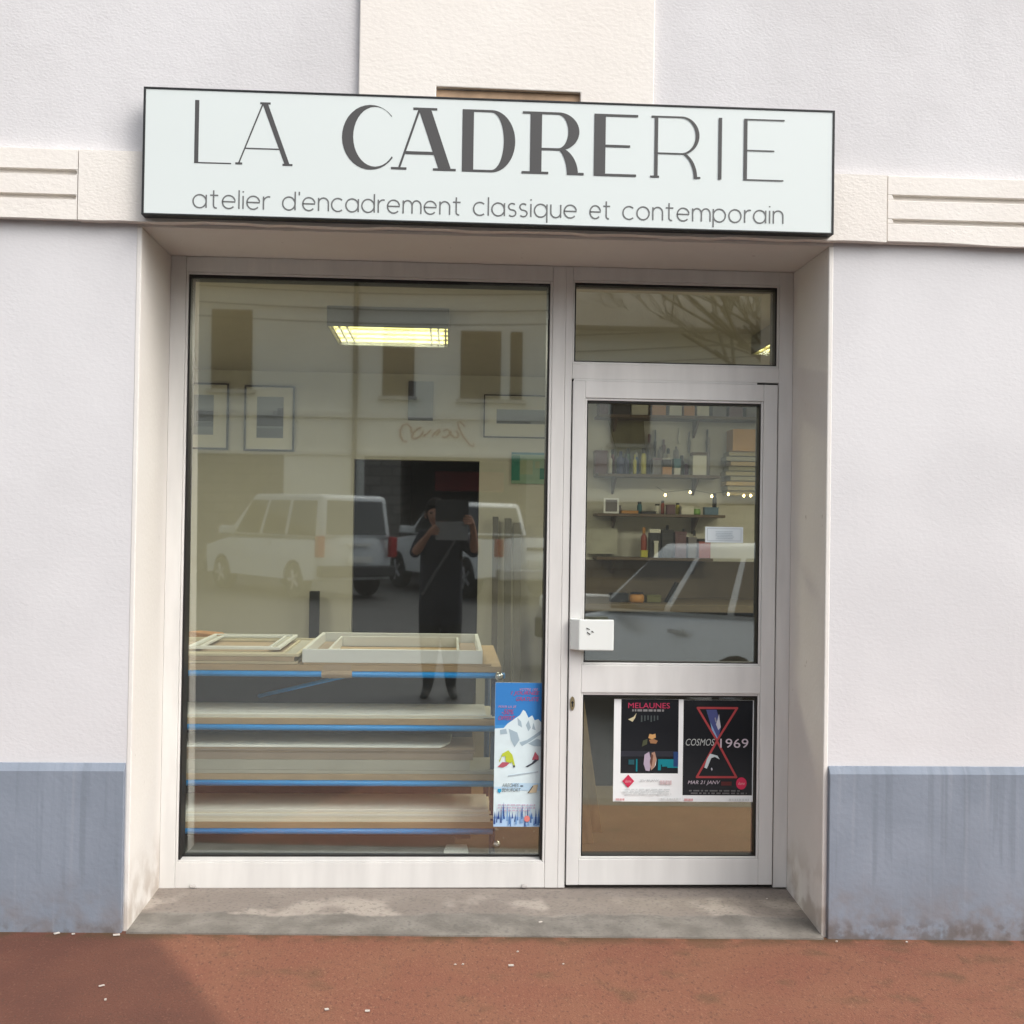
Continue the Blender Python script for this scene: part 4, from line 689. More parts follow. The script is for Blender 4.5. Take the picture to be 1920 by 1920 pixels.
for x, w, h, c, lab in ((1.10, .06, .09, mauve, "mauve box at the left of the topmost shelf"), (1.23, .13, .16, blk2, "long black box on the topmost shelf"), (1.36, .12, .10, wht, "flat white box on the topmost shelf"), (1.50, .10, .14, org, "orange box on the topmost shelf"), (1.62, .09, .13, wht, "cream box on the topmost shelf"),
                         (1.72, .08, .15, org, "second orange box, right of the cream one"), (1.82, .09, .12, wht, "pinkish white box on the topmost shelf"), (1.94, .10, .16, gry, "grey box on the topmost shelf"), (2.06, .10, .15, mauve, "mauve box near the right end of the topmost shelf"), (2.18, .09, .18, gry, "grey box at the right end of the topmost shelf")):
    carton(x, z, w, .16, h, c, lab, y=4.18)
# things hung on or fixed to the wall
m = MB(); m.prism([(1.155, 2.265), (1.42, 2.265), (1.435, 2.05), (1.40, 1.885), (1.25, 1.885), (1.20, 2.10)], RB-.05, RB-.035, 'y')
tag(m.build("olive_apron", mat("olive_cloth", (.16, .155, .09), .9, n=.15, nscale=8), None, .005), "olive green apron hanging from the topmost shelf behind the bottles", "apron")
ps = MB(); ps.box(1.0, 1.235, RB-.055, RB-.045, 1.28, 1.525); tag(ps.build("pinned_sheet", mat("sheet_grey", (.46, .46, .38), .8, n=.12, nscale=7), None, .001), "large pale paper sheet pinned left of the glue tubes", "sheet")
m = MB(); m.box(2.04, 2.50, 4.10, 4.30, 2.04, 2.20); tag(m.build("cardboard_box", mat("box_brown", (.50, .29, .10), .8, n=.08), None, .004), "brown cardboard box on the moulding rack at right", "box")
mr = empty("moulding_rack", (2.5, RB, 1.70), "rack of long olive and tan mouldings below the cardboard box", "rack")
rn = random.Random(9)
for i in range(9):
    zz = .02+.036*i; boxes("moulding", mat("mould%d" % (i % 4), [(.34, .29, .15), (.27, .25, .16), (.42, .31, .13), (.30, .28, .19)][i % 4], .5), mr, (-.50+.04*rn.random(), .9, -.19, -.02, zz, zz+.03), bevel=.003)
for x, zt_, h, w, mt, lab in ((1.475, 2.16, .15, .022, gry, "short grey tool hanging left of the black carton"), (1.512, 2.20, .20, .016, blk2, "long black tool hanging beside the short grey one"), (1.575, 2.13, .10, .03, mauve, "wide mauve scraper hanging above the orange carton"), (1.69, 2.22, .12, .02, wht, "pale tool hanging above the cream canister's left side"), (1.765, 2.19, .16, .018, gry, "grey tool hanging above the cream canister"), (1.90, 2.21, .19, .02, blk2, "black handled tool hanging at the right end of the wall")):
    m = MB(); m.prism([(x-w*.3, zt_-h), (x+w*.3, zt_-h), (x+w*.5, zt_-h*.45), (x+w*.22, zt_-h*.4), (x+w*.22, zt_), (x-w*.22, zt_), (x-w*.22, zt_-h*.4), (x-w*.5, zt_-h*.45)], RB-.03, RB-.004)
    tag(m.build("hanging_tool", mt, None, .002), lab, "tool", "tools hanging on the wall")
for x, r, h, c_, lab in ((1.235, .02, .06, gry, "small grey jar left on the thin shelf"), (1.385, .018, .09, tea, "small teal bottle between the trays on the thin shelf"), (1.515, .022, .075, wht, "small pale jar left of the dark jar on the thin shelf"), (1.555, .014, .10, rdd, "small red bottle beside the dark jar on the thin shelf"), (1.665, .016, .085, yel, "small yellow bottle right of the dark jar on the thin shelf")):
    bottle(x, 1.576, r, h, c_, blk2, lab, y=4.21, neck=.7)
for x, r, h, c_, nm in ((1.115, .017, .20, (.30, .15, .03), "amber"), (1.190, .018, .185, (.20, .03, .03), "brick red"), (1.305, .019, .195, (.03, .12, .05), "bottle green"), (1.368, .016, .165, (.10, .22, .40), "sky blue"), (1.600, .018, .20, (.60, .54, .38), "ivory"), (1.700, .022, .15, (.05, .05, .05), "charcoal"), (1.735, .017, .11, (.16, .05, .13), "plum")):
    bottle(x, 1.861, r, h, col(nm.replace(" ", "_")+"_glass", c_), wht if r < .0175 else blk2, "slim "+nm+" bottle standing at the back of the bottle shelf", y=4.26, neck=.55)
for x, r, h, c_, nm in ((1.60, .018, .235, (.40, .30, .08), "mustard"), (1.72, .018, .21, (.06, .06, .12), "indigo"), (1.80, .016, .20, (.45, .42, .34), "stone grey")):
    bottle(x, 1.263, r, h, col(nm.replace(" ", "_")+"_tube", c_), blk2, "slim "+nm+" tube standing behind the cartons on the lowest shelf", y=4.25, neck=.5)
# glowing beads on a made-up string stand in for warm light spots
e = empty("warm_light_spots", (1.5, 4.06, 1.70), "row of small glowing beads standing in for warm light spots across the shelves", "light spots")
bl = [(.045, .012), (.225, .035), (.382, .008), (.502, .025), (.615, .016), (.665, .018)]
t = MB(); t.tube([(-.02, 0, .07)]+[(a, 0, b+.02) for a, b in bl]+[(.9, 0, .08)], .0018, 5); t.build("cable", blk2, e)
for a, b in bl: MB().lathe([(.002, -.010), (.0075, -.005), (.0085, .001), (.005, .009), (.002, .011)], (a, 0, b), 10).build("glow_bead", M_glow, e, smooth=True)
# on the bench
e = empty("low_cabinet", (1.6, 2.5, ZF), "long dark low cabinet behind the door posters", "cabinet")
boxes("carcass", mat("cabinet_dark", (.03, .028, .026), .6), e, (-.98, 1.3, -.25, .25, 0, .60), bevel=.003); boxes("cabinet_top", mat("cabinet_top", (.05, .045, .04), .5), e, (-1.0, 1.32, -.27, .26, .601, .63), bevel=.003)
bottle(1.30, .961, .05, .07, org, blk2, "squat orange pot on the workbench", y=3.75, neck=.8); carton(1.18, .961, .12, .10, .06, blk2, "low black tool box on the workbench", y=3.8); carton(1.42, .961, .10, .09, .05, mat("olivebox", (.16, .16, .07), .6), "low olive box on the workbench", y=3.8)
m = MB(); m.prism([(1.50, .961), (1.545, .961), (1.60, 1.10), (1.575, 1.10)], 3.78, 3.83, 'y'); tag(m.build("staple_gun", blk2, None, .004), "black tilted tool standing on the workbench", "tool")
for x, w, y, h, dx, lab in ((.63, .05, 1.05, .86, -.09, "tan plank leaning behind the door's left stile, nearer one"), (.70, .045, 1.25, .98, -.12, "tan plank leaning behind the door, farther one")):
    m = MB(); m.hexa([(x, y, ZF), (x+w, y, ZF), (x+w, y+.02, ZF), (x, y+.02, ZF), (x+dx, y+.25, h), (x+dx+w, y+.25, h), (x+dx+w, y+.27, h), (x+dx, y+.27, h)])
    tag(m.build("plank", M_wood, None, .002), lab, "plank", "planks leaning by the door")
# scraps of paper on the pavement
for i, (x, y, w, d, a) in enumerate(((-1.354, -.045, .022, .012, 40), (-1.295, -.05, .012, .009, 30), (-1.145, -.055, .026, .016, 15), (.071, -.31, .010, .006, 60), (.045, -.312, .008, .006, 20), (.232, -.317, .020, .013, 5), (.262, -.188, .009, .006, 60), (.41, -.30, .008, .005, 50), (-1.063, -.513, .020, .007, 35), (-1.02, -.62, .007, .012, 10), (-.345, -.684, .014, .012, 20), (-.222, -.694, .016, .012, 0), (1.43, -.06, .010, .007, 60), (1.69, -.06, .012, .008, 70), (.36, .06, .016, .008, 30), (1.28, .33, .008, .006, 50))):
    z = (gzp(x) if y < -.03 else gzp(x)*.6+.012+.02*max(0, y))+.004; c_, s_ = math.cos(R(a)), math.sin(R(a))
    pts = [(x+u*c_-v*s_, y+u*s_+v*c_) for u, v in ((-w*.4, -d*.38), (w/2, -d*.4), (w*.45, d/2), (-w*.4, d*.45))]
    m = MB(); m.prism(pts, z, z+.0025, 'z')
    lab = "tiny white paper scrap lying on the red pavement" if y < -.15 else ("white crumb on the concrete threshold" if y > 0 else "white flake lying at the foot of the shop wall")
    tag(m.build("paper_scrap", mat("scrap_paper", (.55, .50, .45), .8)), lab, "scrap", ("scraps on the pavement" if y < -.15 else "crumbs on the threshold" if y > 0 else "flakes along the wall foot"))

# ---------------------------------------------------------------- the street behind the camera (seen mirrored in the panes)
M_carglass = mat("car_glass", (.015, .018, .02), .04, spec=.8); M_tyre = mat("tyre", (.02, .02, .02), .8); M_rim = mat("alloy", (.45, .45, .46), .35, metal=.7)
M_lamp = mat("head_lamp", (.7, .72, .72), .15); M_red = mat("tail_lamp", (.35, .012, .015), .2); M_trim = mat("black_trim", (.03, .03, .032), .6); M_plate = mat("number_plate", (.7, .7, .66), .5)
def vehicle(name, label, cat, paint, pos, heading, lower, hw, cab, wheels, wr, lamps, bumper_mt, pillars, bed=None, tum=.13, v1=.86):
    h = Vector((math.sin(heading), math.cos(heading), 0)); n = Vector((.012, -.034, 1)).normalized(); n.x = .012; n.normalize()
    h = (h-n*h.dot(n)).normalized(); l = n.cross(h)
    e = empty(name, (0, 0, 0), label, cat); e.matrix_world = Matrix(((h.x, l.x, n.x, pos[0]), (h.y, l.y, n.y, pos[1]), (h.z, l.z, n.z, gz(*pos)), (0, 0, 0, 1)))
    # lower body: side outline with wheel arches, drawn in at bottom and top
    pts = []
    for p in lower:
        if p[0] == 'arch':
            wx = p[1]; ar = wr+.055
            pts += [(wx+s*ar*math.cos(a), wr+ar*math.sin(a)) for s in (-1,) for a in [math.pi*i/10 for i in range(11)] if wr+ar*math.sin(a) > .2]
        else: pts.append(p)
    m = MB(); k_ = len(pts); zmin, zmax = min(p[1] for p in pts), max(p[1] for p in pts); xm = max(abs(p[0]) for p in pts)
    def yw(z): t = (z-zmin)/(zmax-zmin); return hw*(1-.05*(1-t)**3-tum*t**2.2)
    ring = [-1, -.985, -.93, -.75, -.4, 0, .4, .75, .93, .985, 1]; vs = []
    for s in ring:
        sh = {1: .035, .985: .012}.get(abs(s), 0)
        for x, z in pts:
            ex = max(0, (abs(x)/xm-.55)/.45); top = max(0, (z-.6)/(zmax-.6))
            vs.append((x*(1-.075*ex*abs(s)**3)-sh*(1 if x > 0 else -1)*ex, yw(z)*s, z-.05*top*abs(s)**4-sh*top))
    n_ = len(ring)
    fs = [tuple(range(k_)), tuple(range((n_-1)*k_, n_*k_))]+[(r*k_+i, r*k_+(i+1) % k_, (r+1)*k_+(i+1) % k_, (r+1)*k_+i) for r in range(n_-1) for i in range(k_)]
    m.add(vs, fs); bo = m.build("body", paint, e, smooth=True)
    bo.data.set_sharp_from_angle(angle=R(38))
    # cab: tapered greenhouse
    (xb0, xb1, zb), (xt0, xt1, zt_), hb, ht = cab
    def P(u, v, s):   # u along the length 0..1, v height 0..1, s side
        return (xb0+(xt0-xb0)*v+u*((xb1-xb0)*(1-v)+(xt1-xt0)*v), s*(hb+(ht-hb)*v), zb+(zt_-zb)*v)
    g = MB(); zc = .985
    g.hexa([P(0, 0, -1), P(1, 0, -1), P(1, 0, 1), P(0, 0, 1), P(0, 1, -1), P(1, 1, -1), P(1, 1, 1), P(0, 1, 1)]); cb = g.build("cab", paint, e, .09, smooth=True); cb.modifiers[0].segments = 4
    def side(s, u0, u1, v0=.06):
        q = MB(); o = .006*s; p = [P(u0[0], v0, s), P(u1[0], v0, s), P(u1[1], v1, s), P(u0[1], v1, s)]
        q.hexa([(a, b-.02*s, c) for a, b, c in p]+[(a, b+o, c) for a, b, c in p]); q.build("side_window", M_carglass, e, .03)
    for a, b in pillars:
        for s in (-1, 1): side(s, a, b)
    for nm, u, d in (("windscreen", 1, .008), ("rear_window", 0, -.008)):
        q = MB(); p = [P(u, .10, -.86), P(u, .10, .86), P(u, .88, .84), P(u, .88, -.84)]
        q.hexa([(a-d*3, b, c) for a, b, c in p]+[(a+d, b, c) for a, b, c in p]); q.build(nm, M_carglass, e, .02)
    for wx in wheels:
        for s in (-1, 1):
            MB().lathe([(wr*.62, -.10), (wr*.95, -.10), (wr, -.07), (wr, .07), (wr*.95, .10), (wr*.62, .10)], (wx, s*(hw-.13), wr), 24, None, 'y').build("tyre", M_tyre, e, smooth=False)
            rm = MB(); rm.lathe([(wr*.61, -.085), (wr*.63, .085)], (wx, s*(hw-.13), wr), 20, None, 'y')
            for a in range(5):
                t = 2*math.pi*a/5; rm.tube([(wx, s*(hw-.035), wr), (wx+wr*.56*math.cos(t), s*(hw-.035), wr+wr*.56*math.sin(t))], .035, 6)
            rm.build("rim", M_rim, e)
    (xf, zf), (xr, zr0, zr1) = lamps
    for s in (-1, 1):
        boxes("headlight", M_lamp, e, (xf-.25, xf, s*hw*.70-.17, s*hw*.70+.17, zf-.07, zf+.07), bevel=.03)
        boxes("tail_light", M_red, e, (xr-.012, xr+.10, s*(hw*.90)-.075, s*(hw*.90)+.075, zr0, zr1), bevel=.02)
        m = MB(); m.hexa([(xb1-.42, s*hw*.88, zb+.02), (xb1-.27, s*hw*.88, zb+.02), (xb1-.27, s*(hw+.2), zb+.02), (xb1-.42, s*(hw+.2), zb+.02), (xb1-.42, s*hw*.88, zb+.16), (xb1-.32, s*hw*.88, zb+.16), (xb1-.32, s*(hw+.2), zb+.17), (xb1-.42, s*(hw+.2), zb+.17)]); m.build("mirror", paint, e, .02)
        boxes("door_handle", paint, e, (xb0+(xb1-xb0)*.48, xb0+(xb1-xb0)*.48+.2, s*(hw*.91)-.02, s*(hw*.91)+.02, zb-.14, zb-.10), bevel=.008)
    L0, L1 = min(p[0] for p in pts), max(p[0] for p in pts)
    boxes("bumper", bumper_mt, e, (L0-.06, L0+.12, -hw*.92, hw*.92, .40, .60), bevel=.03); boxes("bumper", M_trim, e, (L1-.12, L1+.05, -hw*.9, hw*.9, .28, .50), bevel=.03)
    boxes("number_plate", M_plate, e, (L0-.070, L0-.045, -.26, .26, .66, .77)); boxes("tailgate_handle", M_trim if bed else M_plate, e, (L0-.02, L0+.02, -.25, .25, .95, 1.0))
    if bed: boxes("bed_cover", M_trim, e, (bed[0], bed[1], -hw*.86, hw*.86, bed[2]-.02, bed[2]+.012))
    return e
M_wp = mat("white_car_paint", (.86, .88, .87), .2, spec=.7); M_sp = mat("silver_car_paint", (.52, .55, .58), .28, metal=.2); M_vp = mat("pale_van_paint", (.55, .58, .60), .3)
M_sv = mat("pale_silver_paint", (.90, .92, .90), .24, metal=.25, spec=.8)
vehicle("parked_car", "pale silver hatchback parked nearest the shop, behind the photographer's right", "car", M_sv, (2.45, -5.62), R(180+29),
        [(-1.95, .30), ('arch', -1.25), ('arch', 1.30), (2.0, .28), (2.05, .55), (1.98, .70), (1.55, .86), (.85, .95), (-1.9, 1.0), (-2.02, .75), (-2.0, .45)], .87,
        ((-1.9, .95, .93), (-1.5, .05, 1.58), .70, .56), (-1.25, 1.30), .31, ((2.03, .66), (-2.0, .78, 1.0)), M_sv, [((.05, .06), (.30, .28)), ((.33, .31), (.60, .60)), ((.63, .63), (.95, .96))], tum=.22, v1=.80)
vehicle("pickup_truck", "white double cab pickup parked across the street", "pickup truck", M_wp, (.04, -18.56), R(180+28.3),
        [(-2.65, .45), ('arch', -1.45), ('arch', 1.65), (2.55, .40), (2.62, .80), (2.50, 1.02), (1.35, 1.14), (1.1, 1.16), (-2.62, 1.18), (-2.66, .8)], .91,
        ((-.95, 1.35, 1.15), (-.78, .55, 1.82), .80, .68), (-1.45, 1.65), .38, ((2.58, .92), (-2.65, .82, 1.14)), M_rim, [((.06, .05), (.42, .44)), ((.46, .48), (.90, .95))], bed=(-2.55, -1.0, 1.18))
vehicle("compact_van", "pale compact van parked left of the white pickup", "van", M_vp, (-3.33, -17.43), R(180+40),
        [(-2.1, .35), ('arch', -1.35), ('arch', 1.35), (2.1, .30), (2.15, .70), (2.0, .90), (1.25, 1.05), (-2.08, 1.10), (-2.14, .7)], .87,
        ((-2.08, 1.35, 1.07), (-1.98, .35, 1.86), .765, .70), (-1.35, 1.35), .32, ((2.1, .78), (-2.13, .75, 1.12)), M_trim, [((.05, .05), (.33, .37)), ((.36, .41), (.60, .69)), ((.63, .72), (.90, .96))])

# house over the road
M_hw = mat("house_render", (.80, .80, .74), .9, n=.06, nscale=.8); M_stone = None
k = NT("rubble_stone", .95); br = k.t.nodes.new("ShaderNodeTexBrick"); br.inputs["Scale"].default_value = 1; br.inputs["Color1"].default_value = (.24, .225, .205, 1); br.inputs["Color2"].default_value = (.15, .14, .125, 1); br.inputs["Mortar"].default_value = (.07, .065, .06, 1)
br.inputs["Brick Width"].default_value = .55; br.inputs["Row Height"].default_value = .24; br.inputs["Mortar Size"].default_value = .02
mp = k.t.nodes.new("ShaderNodeMapping"); mp.inputs["Rotation"].default_value = (R(90), 0, 0); k.t.links.new(k.co, mp.inputs[0]); k.t.links.new(mp.outputs[0], br.inputs["Vector"])
M_stone = k.done(k.mix(.5, br.outputs[0], k.mix(k.noise(2.5), (.12, .11, .10), (.30, .28, .25))))
HY, HB = -23.95, -1.0
hs_ = empty("townhouse", (0, HY, HB), "cream two storey house with brown shutters and a dark garage across the street", "house")
def inh(o): o.parent = hs_; o.matrix_parent_inverse = Matrix.Translation((0, -HY, -HB)); return o
inh(boxes("upper_wall", M_hw, None, (-8.8, 8.5, HY-9, HY, 2.16, 6.45)))
inh(boxes("ground_wall", M_stone, None, (-8.8, -4.6, HY-9, HY-.02, HB-.6, 2.155), (-2.62, -1.72, HY-9, HY-.02, HB-.6, 2.155), (1.4, 8.5, HY-9, HY-.02, HB-.6, 2.155)))
inh(boxes("plain_wall", M_hw, None, (-4.599, -2.621, HY-9, HY-.01, HB-.6, 2.154)))
inh(boxes("garage_opening", M_dark, None, (-1.719, 1.399, HY-5, HY-4.9, HB-.6, 2.154)))
inh(boxes("string_course", mat("house_trim", (.74, .73, .68), .8), None, (-8.8, 8.5, HY, HY+.10, 3.10, 3.24), (-8.8, 8.5, HY, HY+.06, 2.17, 2.26)))
m = MB(); m.prism([(HY+.6, 6.35), (HY+.6, 6.47), (HY-4.5, 8.6), (HY-9.6, 6.47), (HY-9.6, 6.35), (HY-4.5, 8.4)], -9.2, 8.9, 'x'); inh(m.build("roof", mat("roof_slate", (.10, .085, .07), .8, n=.15, nscale=3)))
pp = MB(); pp.tube([(-2.86, HY+.09, 6.4), (-2.86, HY+.09, 3.3), (-2.86, HY+.16, 3.0), (-2.86, HY+.16, HB-.4)], .06, 8); inh(pp.build("drainpipe", mat("zinc_pipe", (.20, .19, .17), .6)))
for i_, zz in enumerate((5.95, 5.55, 6.2)):
    cb_ = MB(); cb_.tube([(-8.7+17*t/16, HY+.12+.5*i_, zz-.35*math.sin(math.pi*t/16)+.02*t) for t in range(17)], .014, 5); inh(cb_.build("cable", M_trim))
inh(boxes("chimney", M_hw, None, (-3.4, -2.7, HY-3.4, HY-2.7, 7.3, 9.0)))
M_shut = mat("brown_shutter", (.095, .065, .045), .6)
def window(x0, x1, z0, z1, open_=True):
    w = inh(boxes("window", mat("window_reveal", (.045, .042, .038), .5), None, (x0, x1, HY-.02, HY+.012, z0, z1)))
    for sx in ((x0-.02-(x1-x0)*.5, x0-.02), (x1+.02, x1+.02+(x1-x0)*.5)) if open_ else ((x0+.02, (x0+x1)/2-.01), ((x0+x1)/2+.01, x1-.02)):
        o = boxes("shutter", M_shut, None, (sx[0], sx[1], HY+.013, HY+.06, z0+.01, z1-.01)); o.parent = w
    o = boxes("sill", mat("sill_stone", (.5, .48, .44), .8), None, (x0-.1, x1+.1, HY+.001, HY+.16, z0-.1, z0-.01)); o.parent = w
for x0, x1, z0, z1, op_ in ((-6.4, -5.4, 3.75, 5.7, False), (-2.2, -1.42, 3.66, 5.35, False), (-.28, .72, 3.62, 5.3, False), (.95, 1.25, 3.62, 5.3, False), (4.0, 5.0, 3.62, 5.3, False), (-8.3, -7.5, 3.7, 5.5, False)): window(x0, x1, z0, z1, op_)
sw = MB(); rs = mat("red_script", (.36, .09, .06), .6)
for i, (a, b) in enumerate(((-1.6, .30), (-1.30, .30), (-1.08, .18), (-.85, .2), (-.62, .2), (-.40, .2), (-.12, .42))):
    sw.tube([(a+b*.5*math.cos(t*.7+i), HY+.03, 2.75+(b*.75 if i in (0, 6) else b*.5)*math.sin(t*.7+i*1.7)) for t in range(8)], .018, 5)
inh(sw.build("painted_lettering", rs))
tag(boxes("red_awning", mat("red_canvas", (.34, .02, .028), .7), None, (-.95, .9, HY-3.2, HY-2.4, 1.30, 1.83), bevel=.03), "red canvas cover hanging inside the dark garage opening", "awning")
nb_ = empty("neighbour_house", (-15, HY, HB), "brown stone house left of the cream townhouse", "house")
boxes("wall", M_stone, nb_, (-7, 6.0, -8, -.5, -.6, 7.5)); m = MB(); m.prism([(.1, 7.4), (.1, 7.55), (-4.3, 9.6), (-8.6, 7.55), (-8.6, 7.4), (-4.3, 9.4)], -7.3, 6.15, 'x'); m.build("roof", MATS["roof_slate"], nb_)
for x in (-4, -1, 3): boxes("window", M_dark, nb_, (x, x+1, -.52, -.48, 4.4, 6.0))
# bare winter trees beyond
def tree(x, y, z, h, label, seed):
    rn = random.Random(seed); e = empty("bare_tree", (x, y, z), label, "tree", "bare trees beside the house"); bark = mat("bark", (.04, .031, .022), .9, n=.2, nscale=6)
    t = MB(); t.tube([(0, 0, -.3), (.1, 0, h*.2), (.05, .1, h*.42)], [h*.018, h*.013, h*.009], 8); t.build("trunk", bark, e)
    b = MB()
    def grow(p, d, l, r, n):
        q = p+d*l; mid = p+d*l*.5+Vector((rn.uniform(-.06, .06), rn.uniform(-.06, .06), .02))*l; b.tube([p, mid, q], [r, r*.8, r*.6], 5, cap=False)
        if n:
            for _ in range(3 if n > 1 else 4): grow(p+d*l*rn.uniform(.45, 1), (d+Vector((rn.uniform(-.8, .8), rn.uniform(-.8, .8), rn.uniform(-.15, .6)))).normalized(), l*rn.uniform(.55, .78), r*.62, n-1)
    for _ in range(5): grow(Vector((.05, .08, h*rn.uniform(.3, .42))), Vector((rn.uniform(-.8, .8), rn.uniform(-.8, .8), rn.uniform(.6, 1.2))).normalized(), h*.25, h*.0055, 5)
    b.build("branches", bark, e)
tree(8.1, -21.2, -.9, 13, "tall bare tree standing in front of the cream house's right end", 1); tree(8.9, -19.2, -.9, 12, "slender bare tree nearest the street, right of the cream house", 11); tree(9.8, -23, -1.0, 14, "bare tree beside the cream house's right gable", 12); tree(14.5, -30, -1.2, 13, "bare tree farthest right along the street", 2); tree(9.0, -36, -1.2, 15, "tall bare tree behind the cream house's right end", 3); tree(-9.6, -35, -1.2, 15, "bare tree rising behind the gap left of the cream house", 4); tree(1.5, -40, -1.2, 17, "tallest bare tree rising behind the cream house's roof", 5)

# ---------------------------------------------------------------- the photographer
PZ = gz(-.1, -4.62)
M_skin = mat("skin", (.40, .21, .14), .55); M_coat = mat("navy_jacket", (.014, .017, .028), .85, n=.15, nscale=14); M_trou = mat("dark_trousers", (.010, .011, .014), .85); M_hair = mat("dark_hair", (.014, .010, .008), .9, spec=.1); M_shoe = mat("black_shoe", (.012, .012, .012), .5)
V, E_, Rr_ = [], [], []
def jv(p, r, par=None):
    V.append(p); Rr_.append(r if isinstance(r, tuple) else (r, r)); i = len(V)-1
    if par is not None: E_.append((par, i))
    return i
px, py_ = -.165, -4.66
pel = jv((px, py_, .60), (.182, .125)); wst = jv((px, py_+.005, .84), (.172, .12), pel); ch = jv((px, py_, 1.04), (.172, .115), wst); nk0 = jv((px, py_, 1.205), (.085, .07), ch); nk = jv((px-.012, py_+.02, 1.245), (.052, .052), nk0)
hd0 = jv((px-.035, py_+.045, 1.29), (.066, .078), nk); hd1 = jv((px-.055, py_+.045, 1.345), (.076, .092), hd0); hd2 = jv((px-.06, py_+.035, 1.405), (.066, .080), hd1)
for s in (-1, 1):
    hip = jv((px+s*.085, py_, .44), .112, pel); kn = jv((px+s*.088, py_+.012, .22), .088, hip); an = jv((px+s*.095, py_-.01, -.10), .046, kn); hl = jv((px+s*.115, py_+.05, -.155), .040, an); jv((px+s*.13, py_+.19, -.165), .034, hl)
wr_pts = {}
for s, el, wrp, hand in ((-1, (-.395, -4.58, 1.005), (-.285, -4.42, 1.165), (-.235, -4.365, 1.225)), (1, (.115, -4.58, 1.01), (.10, -4.43, 1.235), (.075, -4.375, 1.315))):
    sh = jv((px+s*.165, py_, 1.165), .066, ch); e1 = jv(el, .046, sh)
    mid = tuple((a*.55+b*.45) for a, b in zip(el, wrp)); m1 = jv(mid, .042, e1); w1 = jv(wrp, .027, m1); h1 = jv(hand, (.032, .018), w1)
    d = Vector(hand)-Vector(wrp); d.normalize(); inn = -s
    for i, (off, ln) in enumerate(((-.03, .052), (-.010, .060), (.010, .057), (.03, .046))):     # four fingers wrap behind the tablet's edge
        b0 = Vector(hand)+Vector((0, .018, 0))+Vector((0, 0, off)); q0 = jv(tuple(b0), .0095, h1); q1 = jv(tuple(b0+Vector((inn*ln*.45, .022, .004))), .0088, q0); jv(tuple(b0+Vector((inn*ln*1.05, .020, .004))), .0075, q1)
    t0 = jv(tuple(Vector(hand)+Vector((inn*.012, -.028, .028))), .011, h1); t1 = jv(tuple(Vector(hand)+Vector((inn*.035, -.022, .045))), .0098, t0); jv(tuple(Vector(hand)+Vector((inn*.055, -.012, .05))), .008, t1)
me = bpy.data.meshes.new("body"); me.from_pydata([(a, b, c) for a, b, c in V], E_, [])
person = empty("person", (px, py_, PZ), "person in a dark navy jacket holding up a tablet in the street", "person")
po = bpy.data.objects.new("tmp", me); COL.objects.link(po); sk = po.modifiers.new("s", 'SKIN'); sk.use_smooth_shade = True
for i, v in enumerate(me.skin_vertices[0].data): v.radius = Rr_[i]; v.use_root = (i == pel)
sb = po.modifiers.new("u", 'SUBSURF'); sb.levels = 2; sb.render_levels = 2
bpy.context.view_layer.update()
bm2 = bpy.data.meshes.new_from_object(po.evaluated_get(bpy.context.evaluated_depsgraph_get())); bpy.data.objects.remove(po)
for mt_ in (M_coat, M_skin, M_trou, M_shoe): bm2.materials.append(mt_)
for p in bm2.polygons:
    c = p.center; i = 0
    if c.z > 1.235 and abs(c.x-px+.03) < .13 and c.y > -4.78 and c.y < -4.50: i = 1
    elif c.y > -4.52 and c.z > .9: i = 1
    elif c.z < -.11: i = 3
    elif c.z < .42: i = 2
    p.material_index = i
body = bpy.data.objects.new("body", bm2); COL.objects.link(body)
def onp(o): o.parent = person; o.matrix_parent_inverse = Matrix.Translation((-px, -py_, -PZ)); return o
onp(body)
hx, hy, hz = px-.056, py_+.04, 1.345
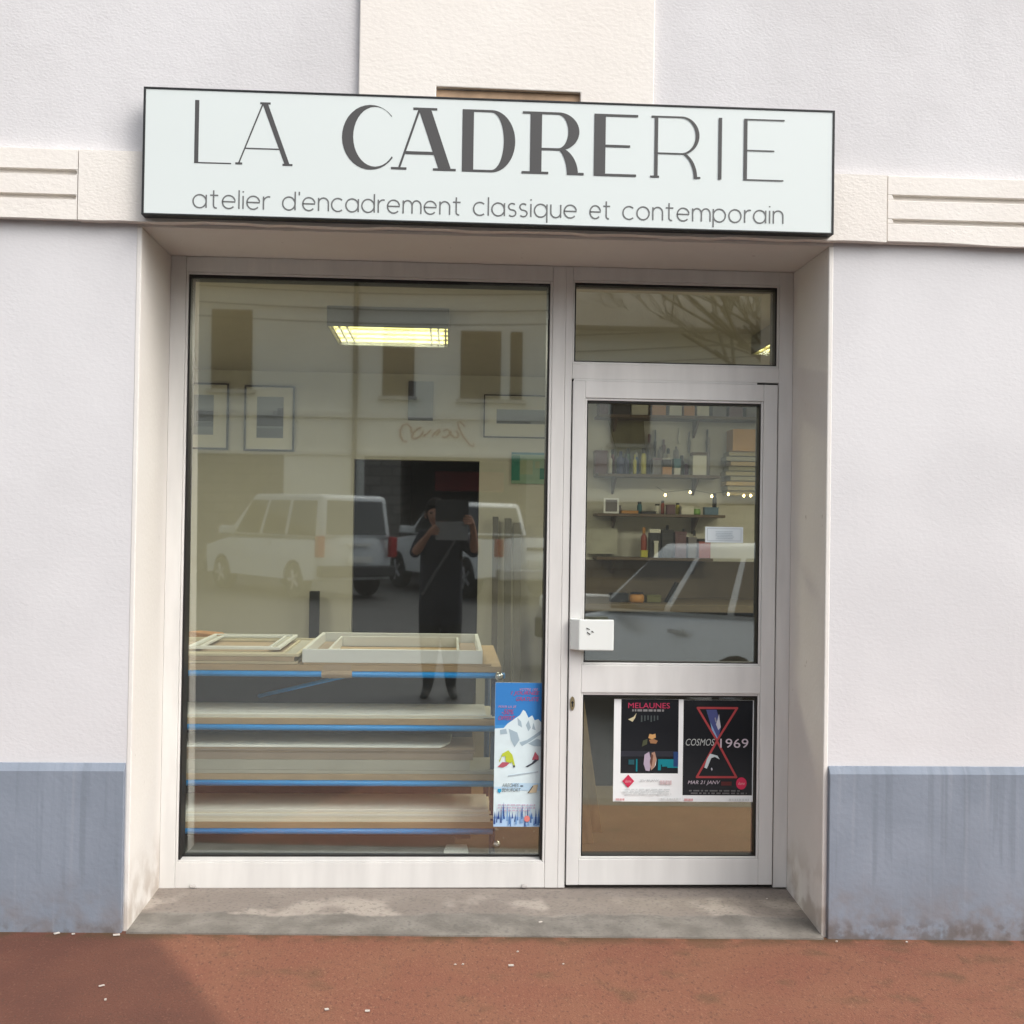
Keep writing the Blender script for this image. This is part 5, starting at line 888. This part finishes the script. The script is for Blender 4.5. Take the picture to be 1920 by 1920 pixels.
def blob(name, c, r, mt, cut=None, n=16):
    bm = bmesh.new(); bmesh.ops.create_uvsphere(bm, u_segments=n, v_segments=n//2+2, radius=1)
    for v in bm.verts: v.co = Vector((c[0]+v.co.x*r[0], c[1]+v.co.y*r[1], c[2]+v.co.z*r[2]))
    if cut: bmesh.ops.delete(bm, geom=[v for v in bm.verts if cut(v.co)], context='VERTS')
    mm = bpy.data.meshes.new(name); bm.to_mesh(mm); bm.free(); mm.materials.append(mt); mm.polygons.foreach_set("use_smooth", [True]*len(mm.polygons))
    o = bpy.data.objects.new(name, mm); COL.objects.link(o); return onp(o)
blob("hair", (hx, hy-.018, hz+.035), (.088, .108, .112), M_hair, lambda c: c.y > hy+.045 and c.z < hz+.07, 24)
blob("nose", (hx, hy+.092, hz-.012), (.013, .018, .022), M_skin); blob("mouth", (hx, hy+.083, hz-.058), (.022, .008, .006), mat("lips", (.30, .10, .08), .5))
for s in (-1, 1):
    blob("eye", (hx+s*.03, hy+.079, hz+.018), (.013, .009, .008), mat("eye_dark", (.03, .02, .015), .2)); blob("ear", (hx+s*.078, hy-.005, hz-.005), (.012, .024, .032), M_skin)
st = MB(); st.tube([(px+.13, py_+.09, 1.17), (px+.05, py_+.132, 1.02), (px-.05, py_+.146, .86), (px-.15, py_+.118, .68)], .012, 6); onp(st.build("shoulder_strap", mat("strap_grey", (.10, .10, .11), .7)))
tb = empty("tablet", (-.075, -4.345, 1.30), "dark tablet held up by the person, its grey cover hanging below", "tablet")
boxes("body", mat("tablet_back", (.03, .032, .034), .35), tb, (-.135, .135, -.006, .002, 0, .175), bevel=.002)
m = MB(); m.hexa([(-.132, .010, -.150), (.132, .010, -.150), (.132, .013, -.150), (-.132, .013, -.150), (-.132, .000, -.001), (.132, .000, -.001), (.132, .003, -.001), (-.132, .003, -.001)]); m.build("cover", mat("cover_grey", (.20, .205, .205), .7), tb)
MB().lathe([(.006, 0), (.006, .0015)], (.118, .0022, .158), 14, None, 'y').build("lens", M_black, tb)
